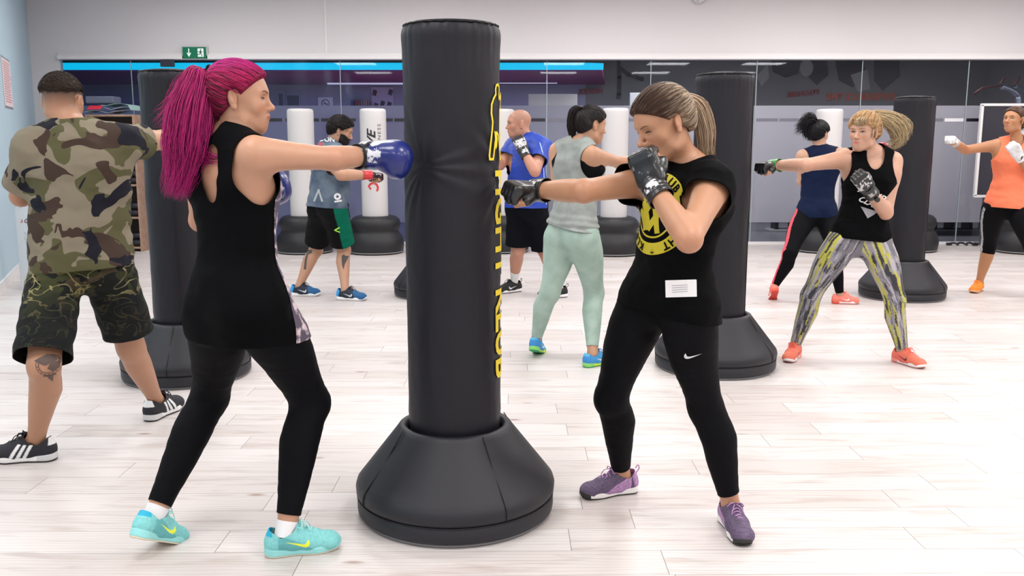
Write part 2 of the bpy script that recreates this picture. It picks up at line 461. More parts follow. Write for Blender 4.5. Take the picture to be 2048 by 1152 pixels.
# px joints.  z-ankles: (px, py, z).  arms: (px, py, Y) or (px, py, '+') away / '-' towards the camera
SPEC = {
 'camo': dict(footl=(-1, -0.1), footr=(.22, .97), S=1.84, sex='m', hips=((110, 546, 3.93), (218, 536, 3.99)), neck=(152, 262, 3.98),
    head=(126, 203, 4.02), headf=(-.02, 1, -.12), chestf=(.12, 1, .0),
    sl=(68, 300, 3.92), sr=(238, 285, 4.0), el=(42, 392, 4.02), wl=(90, 335, 4.22), kl=(110, 300, 4.27),
    er=(325, 280, '+'), wr=(392, 268, '+'), kr=(432, 262, 4.62),
    al=(72, 880, .10), tl=(12, 912, .03), ar=(312, 800, .10), tr=(336, 792, .03)),
 'red': dict(footl=(.35, .94), footr=(1, 0.28), S=1.76, sex='f', hips=((430, 632, 2.93), (528, 620, 2.78)), neck=(452, 272, 2.86),
    head=(480, 198, 2.86), headf=(1, .12, -.02), chestf=(.58, .81, 0),
    sl=(398, 318, 2.97), sr=(508, 308, 2.76), el=(402, 440, 3.08), wl=(505, 395, 3.17), kl=(548, 372, 3.17),
    er=(664, 317, '?+'), wr=(742, 311, 3.04), kr=(800, 318, 3.03),
    al=(308, 1032, .135), tl=(272, 1092, .03), ar=(572, 1062, .10), tr=(655, 1080, .03)),
 'beard': dict(footl=(1, -0.08), footr=(1, -0.2), S=1.78, sex='m', hips=((642, 420, 8.05), (672, 420, 7.9)), neck=(660, 292, 7.98),
    head=(682, 262, 7.98), headf=(.95, .1, -.35), chestf=(.85, .5, 0),
    sl=(668, 300, 8.2), sr=(648, 308, 7.83), er=(682, 350, '-'), wr=(738, 350, '+'), kr=(757, 352, 7.9),
    el=(690, 350, 8.2), wl=(722, 318, 8.2), kl=(732, 305, 8.2),
    al=(598, 572, .10), tl=(622, 582, .03), ar=(690, 580, .10), tr=(732, 590, .03)),
 'blue': dict(footl=(-0.8, -0.5), footr=(-1, -0.25), S=1.80, sex='m', hips=((1035, 420, 8.05), (1073, 420, 7.9)), neck=(1055, 278, 8.0),
    head=(1037, 248, 7.98), headf=(-.97, -.2, -.05), chestf=(-.75, -.65, 0),
    sl=(1085, 292, 7.9), sr=(1030, 292, 8.1), el=(1070, 343, '?-'), wl=(1047, 302, 7.76), kl=(1037, 280, 7.78),
    er=(1000, 330, 7.9), wr=(970, 300, 7.8), kr=(958, 290, 7.8),
    al=(1028, 565, .10), tl=(1008, 575, .03), ar=(1118, 575, .10), tr=(1142, 588, .03)),
 'mint': dict(footl=(0.25, 0.95), footr=(0.8, 0.55), S=1.70, sex='f', hips=((1122, 478, 5.58), (1165, 476, 5.44)), neck=(1160, 285, 5.5),
    head=(1183, 250, 5.5), headf=(.9, .38, -.18), chestf=(.42, .9, 0),
    sl=(1116, 302, 5.58), sr=(1178, 308, 5.38), er=(1238, 325, '+'), wr=(1300, 322, '+'), kr=(1325, 320, 5.95),
    el=(1112, 380, 5.62), wl=(1160, 350, 5.8), kl=(1178, 335, 5.85),
    al=(1072, 680, .11), tl=(1064, 708, .03), ar=(1185, 708, .10), tr=(1168, 735, .03)),
 'tee': dict(footl=(0.08, -1), footr=(-0.95, -0.32), S=1.72, sex='f', hips=((1384, 616, 2.93), (1284, 608, 3.12)), neck=(1386, 328, 3.02),
    head=(1326, 248, 2.98), headf=(-.86, -.36, -.42), chestf=(-.68, -.72, .0),
    sl=(1425, 372, 2.88), sr=(1305, 362, 3.14), el=(1378, 478, '?-'), wl=(1306, 372, 2.80), kl=(1286, 318, 2.82),
    er=(1168, 382, '-'), wr=(1072, 380, '+'), kr=(1024, 378, 3.13),
    al=(1462, 1012, .10), tl=(1468, 1075, .03), ar=(1243, 948, .10), tr=(1172, 985, .03)),
 'navy': dict(footl=(0.15, 1), footr=(1, -0.1), S=1.66, sex='f', hips=((1612, 435, 7.9), (1652, 435, 7.92)), neck=(1642, 300, 7.93),
    head=(1638, 268, 7.95), headf=(.7, .65, -.1), chestf=(.25, .95, 0),
    sl=(1606, 312, 7.9), sr=(1676, 308, 8.0), el=(1603, 362, 8.0), wl=(1640, 330, 8.2), kl=(1655, 318, 8.2),
    er=(1728, 305, 8.12), wr=(1758, 299, 8.28), kr=(1768, 297, 8.38),
    al=(1548, 574, .12), tl=(1541, 592, .03), ar=(1680, 590, .10), tr=(1704, 600, .03)),
 'blonde': dict(footl=(0.42, -0.9), footr=(-0.55, -0.83), S=1.72, sex='f', hips=((1748, 492, 5.4), (1688, 488, 5.42)), neck=(1748, 305, 5.42),
    head=(1728, 264, 5.38), headf=(-.72, -.66, -.05), chestf=(-.22, -.97, 0),
    sl=(1785, 322, 5.42), sr=(1692, 318, 5.42), el=(1772, 425, '?-'), wl=(1736, 378, 5.18), kl=(1716, 350, 5.14),
    er=(1612, 330, '-'), wr=(1545, 331, '+'), kr=(1515, 333, 5.45),
    al=(1805, 702, .10), tl=(1830, 738, .03), ar=(1590, 692, .10), tr=(1566, 715, .03)),
 'orange': dict(footl=(-0.4, -0.9), footr=(-0.72, -0.7), S=1.72, sex='f', hips=((2038, 422, 8.0), (1990, 418, 8.1)), neck=(2034, 282, 8.05),
    head=(2028, 240, 8.0), headf=(-.86, -.5, .12), chestf=(-.5, -.86, 0),
    sl=(2066, 296, 8.0), sr=(1998, 290, 8.12), el=(2062, 345, '?-'), wl=(2036, 310, 7.78), kl=(2022, 290, 7.76),
    er=(1930, 300, '-'), wr=(1905, 282, '-'), kr=(1890, 268, 7.78),
    al=(2080, 585, .10), tl=(2070, 600, .03), ar=(1958, 566, .10), tr=(1938, 585, .03)),
}
def solve(sp):
    S = sp['S']; J = {}
    J['hl'], J['hr'] = at(*sp['hips'][0]), at(*sp['hips'][1])
    for k in ('neck', 'head'): J[k] = at(*sp[k])
    m = (J['hl']+J['hr'])/2; d = unit(J['hr']-J['hl']); J['pel'] = m
    hw = (.052 if sp['sex'] == 'f' else .05)*S
    J['hl'], J['hr'] = m-d*hw, m+d*hw
    for s in 'lr':
        J['s'+s] = at(*sp['s'+s])
        for j, par, L in (('e', 's', .172*S), ('w', 'e', .148*S)):
            q = sp[j+s]
            if isinstance(q[2], str) and q[2][0] == '?':
                W = at(*sp['w'+s]); sg = -1 if q[2][1] == '-' else 1
                Y0 = (J['s'+s][1]+W[1])/2+sg*.2
                J['e'+s] = two_bone(q[0], q[1], J['s'+s], W, .172*S, .148*S, Y0, .2); continue
            J[j+s] = at(*q) if not isinstance(q[2], str) else on_sphere(q[0], q[1], J[par+s], L, 1 if q[2] == '+' else -1)
        J['k'+s] = J['w'+s] + unit(at(*sp['k'+s])-J['w'+s])*.052*S
        J['a'+s] = at_z(*sp['a'+s]); J['t'+s] = at_z(*sp['t'+s])
        q = sp['n'+s] if 'n'+s in sp else KNEE[sp['id']][0 if s == 'l' else 1]
        J['n'+s] = two_bone(q[0], q[1], J['h'+s], J['a'+s], .245*S, .237*S, (J['h'+s][1]+J['a'+s][1])/2)
    J['headf'] = unit(sp['headf']); J['chestf'] = unit(sp['chestf'])
    return J
KNEE = {'camo': ((88, 730), (262, 695)), 'red': ((420, 795), (622, 805)), 'beard': ((632, 500), (688, 500)),
        'blue': ((1036, 500), (1088, 500)), 'mint': ((1100, 585), (1188, 585)), 'tee': ((1412, 815), (1222, 795)),
        'navy': ((1580, 505), (1672, 510)), 'blonde': ((1790, 600), (1622, 590)), 'orange': ((2066, 500), (1978, 488))}
for _k in SPEC: SPEC[_k]['id'] = _k
# ---------------------------------------------------------------- figure builder
class Fig: pass
def torso_prims(f, grow=0.0, bust=True):
    """hips to collar: elliptical slices whose width axis turns from the hips' to the shoulders'"""
    k = f.S/1.75*f.bulk; o = []
    if f.sex == 'f':
        st = [(.0, .108, .078, -.008), (.12, .146, .100, -.005), (.40, .112, .086, .012), (.60, .124, .092, .014), (.80, .136, .094, .006), (.92, .095, .066, -.006)]
    else:
        st = [(.0, .112, .084, .0), (.12, .148, .108, .0), (.36, .144, .108, .012), (.60, .158, .115, .012), (.80, .170, .115, .004), (.92, .125, .078, -.006)]
    C = []
    for t, rx, ry, fo in st:
        fw = unit(f.pf*(1-t)+f.cf*t)
        c = f.J['pel']*(1-t)+f.J['neck']*t + fw*fo*k - f.up*0
        lat = unit(f.pr*(1-max(0, t))+f.cr*max(0, t))
        C.append((c, rx*k+grow, ry*k+grow, lat))
    for (c0, a0, b0, l0), (c1, a1, b1, l1) in zip(C[:-1], C[1:]):
        o.append(bone(c0, c1, (b0, b1), k=.045, lat=l0+l1, sx=(a0/b0, a1/b1)))
    if f.sex == 'f' and bust:
        for s in (-1, 1):
            c = f.J['pel']*.30+f.J['neck']*.70 + f.cf*(.068*k) + f.cr*(.066*k*s)
            o.append(ell(c, np.array([.056, .056, .058])*k+grow, frame(f.cf, f.up), k=.03))
    for s, sg in (('l', -1), ('r', 1)):          # glutes, chest-to-shoulder, trapezius
        R = frame(f.pf, f.up)
        g = .092 if f.sex == 'f' else .085
        o.append(ell(f.J['h'+s]-f.pf*.048*k+f.up*.01*k-f.pr*sg*.008, np.array([.082, .072, g])*k+grow, R, k=.03))
        sh = f.J['s'+s]
        ct = f.J['pel']*.24+f.J['neck']*.76 + f.cr*sg*.085*k
        o.append(bone(ct, sh-f.up*.02, (.072*k+grow, .046*k+grow), k=.05))
        o.append(bone(f.J['neck']-f.up*.005+f.cr*sg*.02, sh+f.up*.004, (.047*k+grow, .042*k+grow), k=.035))
    return o
def leg_prims(f, s, grow=0.0, to=1.0):
    k = f.S/1.75*f.limb; J = f.J; h, n, a = J['h'+s], J['n'+s], J['a'+s]
    th = (.094, .092, .080, .064, .056) if f.sex == 'f' else (.092, .090, .080, .066, .058)
    sg = -1 if s == 'l' else 1
    bend = unit(n-(h+a)/2) if np.linalg.norm(n-(h+a)/2) > .015 else f.pf
    back = -unit(bend+f.pf*.6+f.footf[s]*.5)
    o = [bone(h+f.pr*sg*.012, n, np.array(th)*k*f.thick+grow, k=.03, off=-back, ofs=np.array((0, .008, .012, .006, 0))*k)]
    cf = (.054, .060, .061, .051, .038, .0315) if f.sex == 'f' else (.056, .060, .062, .051, .039, .034)
    o.append(bone(n, a, np.array(cf)*k*(f.calf)+grow, (0, .18, .32, .55, .8, 1), k=.03, off=back, ofs=np.array((0, .012, .018, .010, .004, .0))*k))
    o.append(ell(n-back*.008*k, np.array([.040, .034, .055])*k+grow, frame(-back, h-n), k=.03))
    return o
def arm_prims(f, s, grow=0.0):
    k = f.S/1.75*f.armk; J = f.J; sh, e, w = J['s'+s], J['e'+s], J['w'+s]
    ua = (.050, .051, .044, .040, .036) if f.sex == 'f' else (.058, .060, .052, .048, .042)
    fa = (.036, .040, .038, .031, .025) if f.sex == 'f' else (.043, .048, .044, .036, .030)
    o = [bone(sh, e, np.array(ua)*k+grow, k=.035),
         bone(e, w, np.array(fa)*k+grow, (0, .22, .45, .75, 1), k=.02)]
    el_out = unit(2*e-sh-w) if np.linalg.norm(2*e-sh-w) > .02 else -f.up
    o.append(ell(e+el_out*.006, np.array([.03, .03, .03])*k+grow, k=.02))
    return o
def hand_frame(f, s):
    w, kn = f.J['w'+s], f.J['k'+s]; d = unit(kn-w)
    n = f.handn.get(s)
    if n is None: n = np.array([0, 0, 1.0]) if abs(d[2]) < .6 else f.cf
    n = unit(n-d*(n@d)); c = np.cross(d, n)
    return w, d, n, (-c if s == 'r' else c)
def hand_prims(f, s, grow=0.0, part='all'):
    w, d, n, t = hand_frame(f, s); k = f.S/1.75*(.93 if f.sex == 'f' else 1.02)*f.handk
    P = lambda a, b, c: w+(d*a+t*b+n*c)*k
    R = np.stack([t, d, n], 1); o = []
    o.append(rbox(P(.050, .002, 0), np.array([.041, .050, .016])*k+grow, R, rad=.014*k+grow, k=.015))
    o.append(bone(w-d*.03, P(.03, 0, 0), ((.025*k)+grow, .022*k+grow), k=.02, lat=t, sx=(1.15, 1.4)))
    o.append(bone(P(.015, .020, -.012), P(.045, .034, -.018), (.018*k+grow, .014*k+grow), k=.012))
    for i, (b, l) in enumerate(((.031, 1.0), (.0105, 1.07), (-.010, 1.0), (-.030, .84))):
        k0 = P(.094-.004*abs(i-1), b, .004); r = np.array([.0105, .0095, .0085])*k+grow
        p1 = k0+(d*.014-n*.040)*k*l; p2 = p1+(-d*.027-n*.004)*k*l; p3 = p2+(-d*.004+n*.018)*k*l
        o.append(bone(k0-d*.02*k, k0, (r[0]*.9, r[0]*1.08), k=.008))
        o.append(bone(k0, p1, (r[0], r[1]), k=.004))
        if part == 'all':
            o.append(bone(p1, p2, (r[1], r[2]), k=.003)); o.append(bone(p2, p3, (r[2], r[2]*.9), k=.002))
    if part == 'all':
        a, b, c = P(.04, .040, -.016), P(.070, .043, -.036), P(.086, .020, -.052)
        o.append(bone(a, b, (.013*k, .0115*k), k=.008)); o.append(bone(b, c, (.0115*k, .0095*k), k=.004))
    else:
        o.append(bone(P(.04, .040, -.016), P(.062, .044, -.030), (.014*k+grow, .0135*k+grow), k=.008))
    return o
def head_frame(f):
    fw = unit(f.J['headf']); r = unit(np.cross(fw, f.headup)); u = np.cross(r, fw)
    return f.J['head'], np.stack([r, fw, u], 1), f.S/1.75*f.headk
def head_prims(f):
    c, R, k = head_frame(f); o = []
    P = lambda x, y, z: c+R@(np.array([x, y, z])*k)
    E = lambda x, y, z, a, b, d, kk=.02, RR=None, op='add': o.append(ell(P(x, y, z), np.array([a, b, d])*k, R if RR is None else RR, k=kk, op=op))
    m = f.sex == 'm'
    E(0, -.014, .036, .0745, .095, .082)                 # skull
    E(0, .030, .022, .062, .055, .062, .03)              # forehead
    E(0, .030, -.035, .050 if not m else .056, .052, .072, .03)    # mid face
    for s in (-1, 1):
        E(s*.034, .052, -.022, .026, .022, .026, .025)   # cheek
        E(s*(.047 if m else .042), .0, -.060, .018 if m else .015, .030, .026, .03)      # jaw corner
    E(0, .055, -.090, .026 if not m else .031, .024, .020, .025)   # chin
    o.append(bone(P(-.045, .02, -.075), P(0, .060, -.090), (.016*k, .017*k), k=.025))
    o.append(bone(P(.045, .02, -.075), P(0, .060, -.090), (.016*k, .017*k), k=.025))
    for s in (-1, 1): o.append(bone(P(s*.012, .079, .024), P(s*.042, .064, .022), (.010*k, .009*k), k=.018))  # brow
    for s in (-1, 1): E(s*.030, .092, .004, .017, .016, .012, .014, op='sub')
    for s in (-1, 1): E(s*.030, .0655, .003, .0145, .0135, .0125, .005)
    o.append(bone(P(0, .081, .012), P(0, .104*f.nose, -.026), (.0075*k, .0085*k), k=.012))
    E(0, .1035*f.nose, -.028, .010, .0105, .009, .008)
    for s in (-1, 1): E(s*.0115, .093, -.032, .0075, .010, .0075, .006)
    for s in (-1, 1): E(s*.006, .099, -.0385, .0035, .006, .003, .004, op='sub')
    E(0, .071, -.060, .026, .020, .022, .02)             # muzzle
    o.append(bone(P(-.019, .083, -.0585), P(0, .0915, -.0535), (.0035*k, .0055*k), k=.006)); o.append(bone(P(.019, .083, -.0585), P(0, .0915, -.0535), (.0035*k, .0055*k), k=.006))
    o.append(bone(P(-.015, .083, -.0655), P(.015, .083, -.0655), (.0045*k, .0065*k, .0045*k), k=.006, off=R[:, 1], ofs=(0, .006*k, 0)))
    o.append(bone(P(-.018, .090, -.0600), P(.018, .090, -.0600), (.0015*k,)*2, k=.003, off=R[:, 1], ofs=(-.008*k, -.008*k), op='sub'))
    for s in (-1, 1):                                    # ears
        RR = frame(R@np.array([s*.35, 1, -.15]), R[:, 2]-R[:, 1]*.2)
        o.append(ell(P(s*.0755*f.earx, -.012, -.002), np.array([.0070, .0165, .029])*k, RR, k=.006))
        o.append(ell(P(s*.0835*f.earx, -.009, .003), np.array([.0045, .009, .016])*k, RR, k=.004, op='sub'))
        o.append(ell(P(s*.076, -.006, -.030), np.array([.006, .010, .010])*k, RR, k=.006))
    return o
def neck_prims(f):
    c, R, k = head_frame(f); r = (.047 if f.sex == 'f' else .060)*k*f.neckk
    return [bone(c+R@np.array([0, -.022, -.045])*k, f.J['neck']-f.up*.03+f.cf*.0, (r, r*.97, r*1.12), k=.035)]
def head_colour(f, P, col):
    c, R, k = head_frame(f); q = (P-c)@R/k
    x, y, z = q[:, 0], q[:, 1], q[:, 2]; ax = np.abs(x)
    near = (np.abs(q) < .16).all(1)
    def put(m, c2, w=1.0): m = (m & near).astype(float)*w; col[:] = col*(1-m[:, None])+np.array(c2)*m[:, None]
    skin = np.array(f.skin)
    if f.stubble is not None:      # shaved hair or fade on the scalp
        m = np.clip((z-.90*y+.005+.02)/.03, 0, 1)*(near & ~((ax > .070) & (np.hypot(y+.012, z+.004) < .034)))
        wz = np.clip((z-f.stubble[1])/(f.stubble[3] if len(f.stubble) > 3 else .05), 0, 1)*f.stubble[2]
        m = m*wz; col[:] = col*(1-m[:, None])+np.array(f.stubble[0])*m[:, None]
    put((y > .04) & (np.hypot((ax-.036)/1.6, z+.028) < .014), np.array(f.skin)*np.array([1.05, .82, .80]), .35)
    ear = (ax > .080) & (y > -.022) & (y < .006) & (z > -.02) & (z < .022)
    put(ear, np.array(f.skin)*np.array([.75, .6, .55]), .5)
def make_body(f):
    skin_p = torso_prims(f)
    for s in 'lr': skin_p += leg_prims(f, s)+arm_prims(f, s)
    skin_p += neck_prims(f); hd = head_prims(f)
    hands = {s: hand_prims(f, s) for s in 'lr' if s not in f.boxing}
    for s in 'lr':
        a, ff = f.J['a'+s], f.footd[s]
        skin_p.append(bone(a, a+ff*.10-f.footu[s]*.045, (.030, .020), k=.02)); skin_p.append(ell(a-ff*.02-f.footu[s]*.03, (.026, .030, .026), k=.02))
    allp = skin_p+hd+[p for s in hands for p in hands[s]]
    hb, hf, hh = f.res
    c = f.J['head']; boxes = [(c-.17*max(1, f.headk), c+.17*max(1, f.headk), hf, hd+neck_prims(f)+torso_prims(f)+[p for s in 'lr' for p in arm_prims(f, s)])]
    for s in hands:
        w, d, n, t = hand_frame(f, s); m = w+d*.05
        bx = (m-.115, m+.115)
        boxes.append((bx[0], bx[1], hh, hands[s]+arm_prims(f, s)))
    # finer skin where the head and the bare hands are; every region is cut off on a ball round it, so the pieces meet edge to edge
    P, Q = surf(skin_p+[p for s in hands for p in hands[s][:3]], hb, it=1); T = tris(Q)
    def arm_d(s, X):
        e, w_, kn = f.J['e'+s], f.J['w'+s], f.J['k'+s]; d = None
        for a, b in ((e, w_), (w_, kn+unit(kn-w_)*.05)):
            ba = b-a; t = np.clip(((X-a)@ba)/(ba@ba), 0, 1); q = np.linalg.norm(X-a-t[:, None]*ba, axis=1); d = q if d is None else np.minimum(d, q)
        return d
    HR = .152*max(1, f.headk)
    def g_head(X):      # < 0 inside the head ball, arms excepted
        g = np.linalg.norm(X-c, axis=1)-HR
        for s in 'lr': g = np.where((arm_d(s, X) < .06) & (np.linalg.norm(X-f.J['s'+s], axis=1) > .16), .05, g)
        return g
    def g_hand(s):
        w, d, n, t = hand_frame(f, s); m = w+d*.055
        return lambda X: np.where(arm_d(s, X) < .085, np.linalg.norm(X-m, axis=1)-.098, .05)
    P, T = clip_tris(P, T, g_head(P)+.004)
    for s in hands: P, T = clip_tris(P, T, g_hand(s)(P)+.004)
    Vs = [P]; Qs = [T]; n = len(P)
    p2, q2 = surf(boxes[0][3], boxes[0][2], box=(boxes[0][0], boxes[0][1]), it=1); t2 = tris(q2)
    gg = HR-np.linalg.norm(p2-c, axis=1)
    for s in 'lr': gg = np.where((arm_d(s, p2) < .05) & (np.linalg.norm(p2-f.J['s'+s], axis=1) > .16) & (np.linalg.norm(p2-c, axis=1) > .125), -.01, gg)
    p2, t2 = clip_tris(p2, t2, gg); Vs.append(p2); Qs.append(t2+n); n += len(p2)
    for i, s in enumerate(hands):
        lo, hi, h, pr = boxes[i+1]
        p2, q2 = surf(pr, h, box=(lo, hi), it=1); t2 = tris(q2)
        p2, t2 = clip_tris(p2, t2, -g_hand(s)(p2)); Vs.append(p2); Qs.append(t2+n); n += len(p2)
    V = np.concatenate(Vs); Q = np.concatenate(Qs)
    used = np.unique(Q); mp = np.full(len(V), -1); mp[used] = np.arange(len(used)); V = V[used]; Q = mp[Q]
    f.skin = tuple(np.array(f.skin)*np.array([.86, .85, .84]))
    col = np.tile(np.array(f.skin, float), (len(V), 1))
    red = fbm(V, 14, 3)[:, None]; col *= .94+.12*red
    for s in 'lr':      # elbows and knuckles a little redder
        d = np.linalg.norm(V-f.J['e'+s], axis=1); m = np.clip(1-d/.07, 0, 1)[:, None]*.35; col = col*(1-m)+col*np.array([1.08, .72, .68])*m
    head_colour(f, V, col)
    me = mesh_np('body', V, Q, col)
    body = link('body', me, SKIN, f.root, world=True); f.body = body
    if f.face: face_marks(f, body)
    return body
_MC = {}
def flatcol(name, c, rough=.5):
    key = (name, tuple(np.round(c, 4)))
    if key not in _MC: _MC[key] = pbr(name, tuple(c), rough)
    return _MC[key]
def face_marks(f, body):
    """eyes, brows, lashes and lips as thin pieces lying on the face"""
    c, R, k = head_frame(f); F = R[:, 1]; sub = .003*k if f.res[1] < .0032 else .008
    def put(name, poly, col, lift, rough=.5, s2=None):
        bm = poly_bm([[(-x*k, z*k) for x, z in p][::-1] for p in poly], s2 or sub)
        o = lay_on(name, bm, c+F*.02, -R[:, 0], R[:, 2], body, flatcol(name, col, rough), body, lift)
        if len(o.data.vertices) == 0: bpy.data.objects.remove(o)
    op = f.eye_open; ez = .004
    for s in (-1, 1):
        X = lambda x: s*x
        up = [(X(.017+.027*t), ez-.0015+.0062*max(op, .15)*math.sin(PI*t)+.001*t) for t in np.linspace(0, 1, 9)]
        lo = [(X(.044-.027*t), ez-.0005-.0040*max(op, .15)*math.sin(PI*t)) for t in np.linspace(.1, .9, 7)]
        if op > .3:
            put('eye_white', [up+lo], (.62, .58, .56), .0004, .25)
            r = .0052; cx, cz = .0305+f.gaze*s, ez+.0008; top = ez-.0015+.0058*op
            put('iris', [[(X(cx+r*math.cos(a)), min(top, max(ez-.0042*op, cz+r*math.sin(a)))) for a in np.linspace(0, 2*PI, 15)[:-1]]], f.iris, .0008, .2)
        put('eyelashes', stroke(up, .0022+.0012*(f.sex == 'f')), (.02, .012, .010), .0012)
        b = [(.012, .0215), (.020, .0255), (.030, .0285), (.040, .0275), (.049, .0225), (.040, .0245), (.030, .0248), (.020, .0215), (.012, .0185)]
        put('eyebrow', [[(X(x), z) for x, z in b]], f.brow, .0006, .7)
    L = f.lips; w = .0215
    put('upper_lip', [[(-w, -.0595), (-.012, -.0555), (-.004, -.0525), (0, -.0535), (.004, -.0525), (.012, -.0555), (w, -.0595), (.010, -.0592), (0, -.0598), (-.010, -.0592)]], L, .0005, .4)
    put('lower_lip', [[(w*.92, -.0605), (.012, -.0665), (0, -.0690), (-.012, -.0665), (-w*.92, -.0605), (-.010, -.0612), (0, -.0612), (.010, -.0612)]], np.array(L)*1.12, .0005, .4)
def hair_strands(f, cap, mode, n, rad, colfn, anchor=(0, -.095, .055), length=.02, lift=.0012, name='hair_strands', seed=1):
    """fine hairs lying over the cap: combed towards the tie, or short and brushed back"""
    c, R, k = head_frame(f); me = cap.data
    root = f.root; M = np.array(root.matrix_basis); off = M[:3, 3]
    P = np.empty(len(me.vertices)*3, np.float32); me.vertices.foreach_get('co', P); P = P.reshape(-1, 3)+off
    bvh = BVHTree.FromPolygons([tuple(p) for p in P], [tuple(p.vertices) for p in me.polygons])
    q = (P-c)@R/k; r = np.random.RandomState(seed); A = np.array(anchor); C0 = np.array([0, -.014, .036]); S = []; cols = []
    cw = c+R@C0*k; rad_ = 0
    for i in r.randint(0, len(P), n):
        q0 = q[i]; pts = []; last = np.linalg.norm(P[i]-cw)
        if mode == 'comb':
            t1 = min(.95, .35+.6*r.rand()); m = 9
            path = [q0*(1-t)+A*t for t in np.linspace(0, t1, m)]
        else:
            m = 4; nrm = unit(q0-C0); bk = np.array([r.randn()*.5, -.8+r.randn()*.3, .1+r.randn()*.3]); bk = unit(bk-nrm*(bk@nrm))
            path = [q0+bk*length*t for t in np.linspace(0, 1, m)]
        for j, p in enumerate(path):
            d = R@(p-C0); d = d/max(1e-6, np.linalg.norm(d))
            h = bvh.ray_cast(Vector(cw), Vector(d), .3)
            if h[0] is not None: last = h[3]
            ex = lift*(1+.8*math.sin(j/(m-1)*PI)) if mode == 'comb' else lift+length*.35*(j/(m-1))
            pts.append(cw+d*(last+ex))
        S.append(pts); cols.append(colfn(r, q0)[None].repeat(m, 0))
    m = len(S[0]); prof = np.interp(np.linspace(0, 1, m), (0, .2, .8, 1), (.4, 1, .9, .3))*rad
    return strands(name, np.array(S), prof, np.array(cols), HAIR, cap, sides=3)
def strands(name, S, rad, cols, mat, parent, sides=4):
    """S: (n strands, m points, 3); rad: (m,) or (n, m)"""
    S = np.asarray(S); n, m, _ = S.shape
    rad = np.broadcast_to(np.asarray(rad), (n, m))
    T = np.gradient(S, axis=1); T /= np.linalg.norm(T, axis=2, keepdims=True)+1e-9
    ref = np.array([.31, .27, .91]); A = np.cross(T, ref); A /= np.linalg.norm(A, axis=2, keepdims=True)+1e-9
    B = np.cross(T, A); th = np.arange(sides)*2*PI/sides
    V = S[:, :, None, :]+rad[:, :, None, None]*(A[:, :, None, :]*np.cos(th)[None, None, :, None]+B[:, :, None, :]*np.sin(th)[None, None, :, None])
    i = np.arange(n)[:, None, None]; j = np.arange(m-1)[None, :, None]; k = np.arange(sides)[None, None, :]
    b = (i*m+j)*sides; k2 = (k+1) % sides
    Q = np.stack([b+k, b+k2, b+sides+k2, b+sides+k], -1).reshape(-1, 4)
    C = np.repeat(np.asarray(cols), m*sides, axis=0) if np.asarray(cols).ndim == 2 else np.repeat(np.asarray(cols).reshape(-1, 3), sides, axis=0)
    return link(name, mesh_np(name, V.reshape(-1, 3), Q, C), mat, parent, world=True)
def tail(f, path, n, spread, rad, colfn, name='ponytail', wild=.3, m=16, seed=1, rag=.35, sq=None):
    """a bunch of hair: strands fanning around a path given in room coordinates"""
    r = np.random.RandomState(seed); C = np.array(smooth_pts(path, 6)); tt = np.linspace(0, 1, len(C))
    spread = np.interp(tt, np.linspace(0, 1, len(spread)), spread)
    S = []; cols = []
    T = unit(C[-1]-C[0]); a = unit(np.cross(T, [0, 1, .2])); b = np.cross(T, a)
    sqk = 1 if sq is None else sq
    for i in range(n):
        ang = r.rand()*2*PI; q = math.sqrt(r.rand()); L = 1-rag*r.rand()**2
        u = np.linspace(0, L, m); c = np.stack([np.interp(u, tt, C[:, j]) for j in range(3)], 1)
        s = np.interp(u, tt, spread)[:, None]*q
        o = (a*math.cos(ang)+b*math.sin(ang)*sqk)*s
        w = np.stack([np.sin(u*(3+4*r.rand())+r.rand()*6)*u for _ in range(3)], 1)*wild*.02
        S.append(c+o+w); cols.append(colfn(r, u, ang))
    prof = np.interp(np.linspace(0, 1, m), (0, .1, .7, 1), (.9, 1, .75, .12))*rad
    return strands(name, np.array(S), prof, np.array(cols), HAIR, f.root)
def wrap_hips(f, grow):
    o = []
    for s in 'lr': o.append(bone(f.J['h'+s], f.J['h'+s]+(f.J['n'+s]-f.J['h'+s])*.6, np.array((.094, .094, .090))*f.S/1.75*f.limb*f.thick+grow, k=.04))
    return o
def hair_cap(f, off, colfn, anchor=(0, -.095, .055), h=.003, groove=.0016, cut=None, name='hair', freq=26, parent=None):
    c, R, k = head_frame(f)
    pr = [p for p in head_prims(f)[:2]]+[ell(c+R@np.array([0, -.045, .0])*k, np.array([.066, .06, .066])*k, R, k=.03)]
    A = np.array(anchor)
    def loc(P): return (P-c)@R/k
    def pat(q):
        d = q-A; th = np.arctan2(d[:, 0], d[:, 2]); return np.sin(th*freq+4*vnoise(q, 22, 2))*.6+np.sin(th*freq*2.3+q[:, 1]*20)*.4
    warp = lambda P: -groove*pat(loc(P))
    P, Q = surf(pr, h, off*k, warp, it=1); T = tris(Q); q = loc(P)
    ear = np.hypot((q[:, 1]+.006)/.026, (q[:, 2]+.008)/.036)-1
    g = q[:, 2]-.95*q[:, 1]+.012+.004*np.sin(q[:, 0]*90)*0
    g = np.minimum(g, np.where(np.abs(q[:, 0]) > .045, ear*.03, 1)) if cut is None else cut(q, ear)
    P, T = clip_tris(P, T, g); q = loc(P)
    # thin the cap out towards the hairline so that it meets the skin
    ear = np.hypot((q[:, 1]+.006)/.026, (q[:, 2]+.008)/.036)-1
    g = np.minimum(q[:, 2]-.95*q[:, 1]+.012, np.where(np.abs(q[:, 0]) > .045, ear*.03, 1)) if cut is None else cut(q, ear)
    e = 1-np.clip(g/.020, 0, 1); d = P-(c+R@np.array([0, -.01, .03])*k); d /= np.linalg.norm(d, axis=1, keepdims=True)
    P = P-d*((off*k+.0005)*e**2)[:, None]; q = loc(P)
    me = mesh_np(name, P, T, colfn(q, pat(q)))
    return link(name, me, HAIR, parent or f.root, world=True)
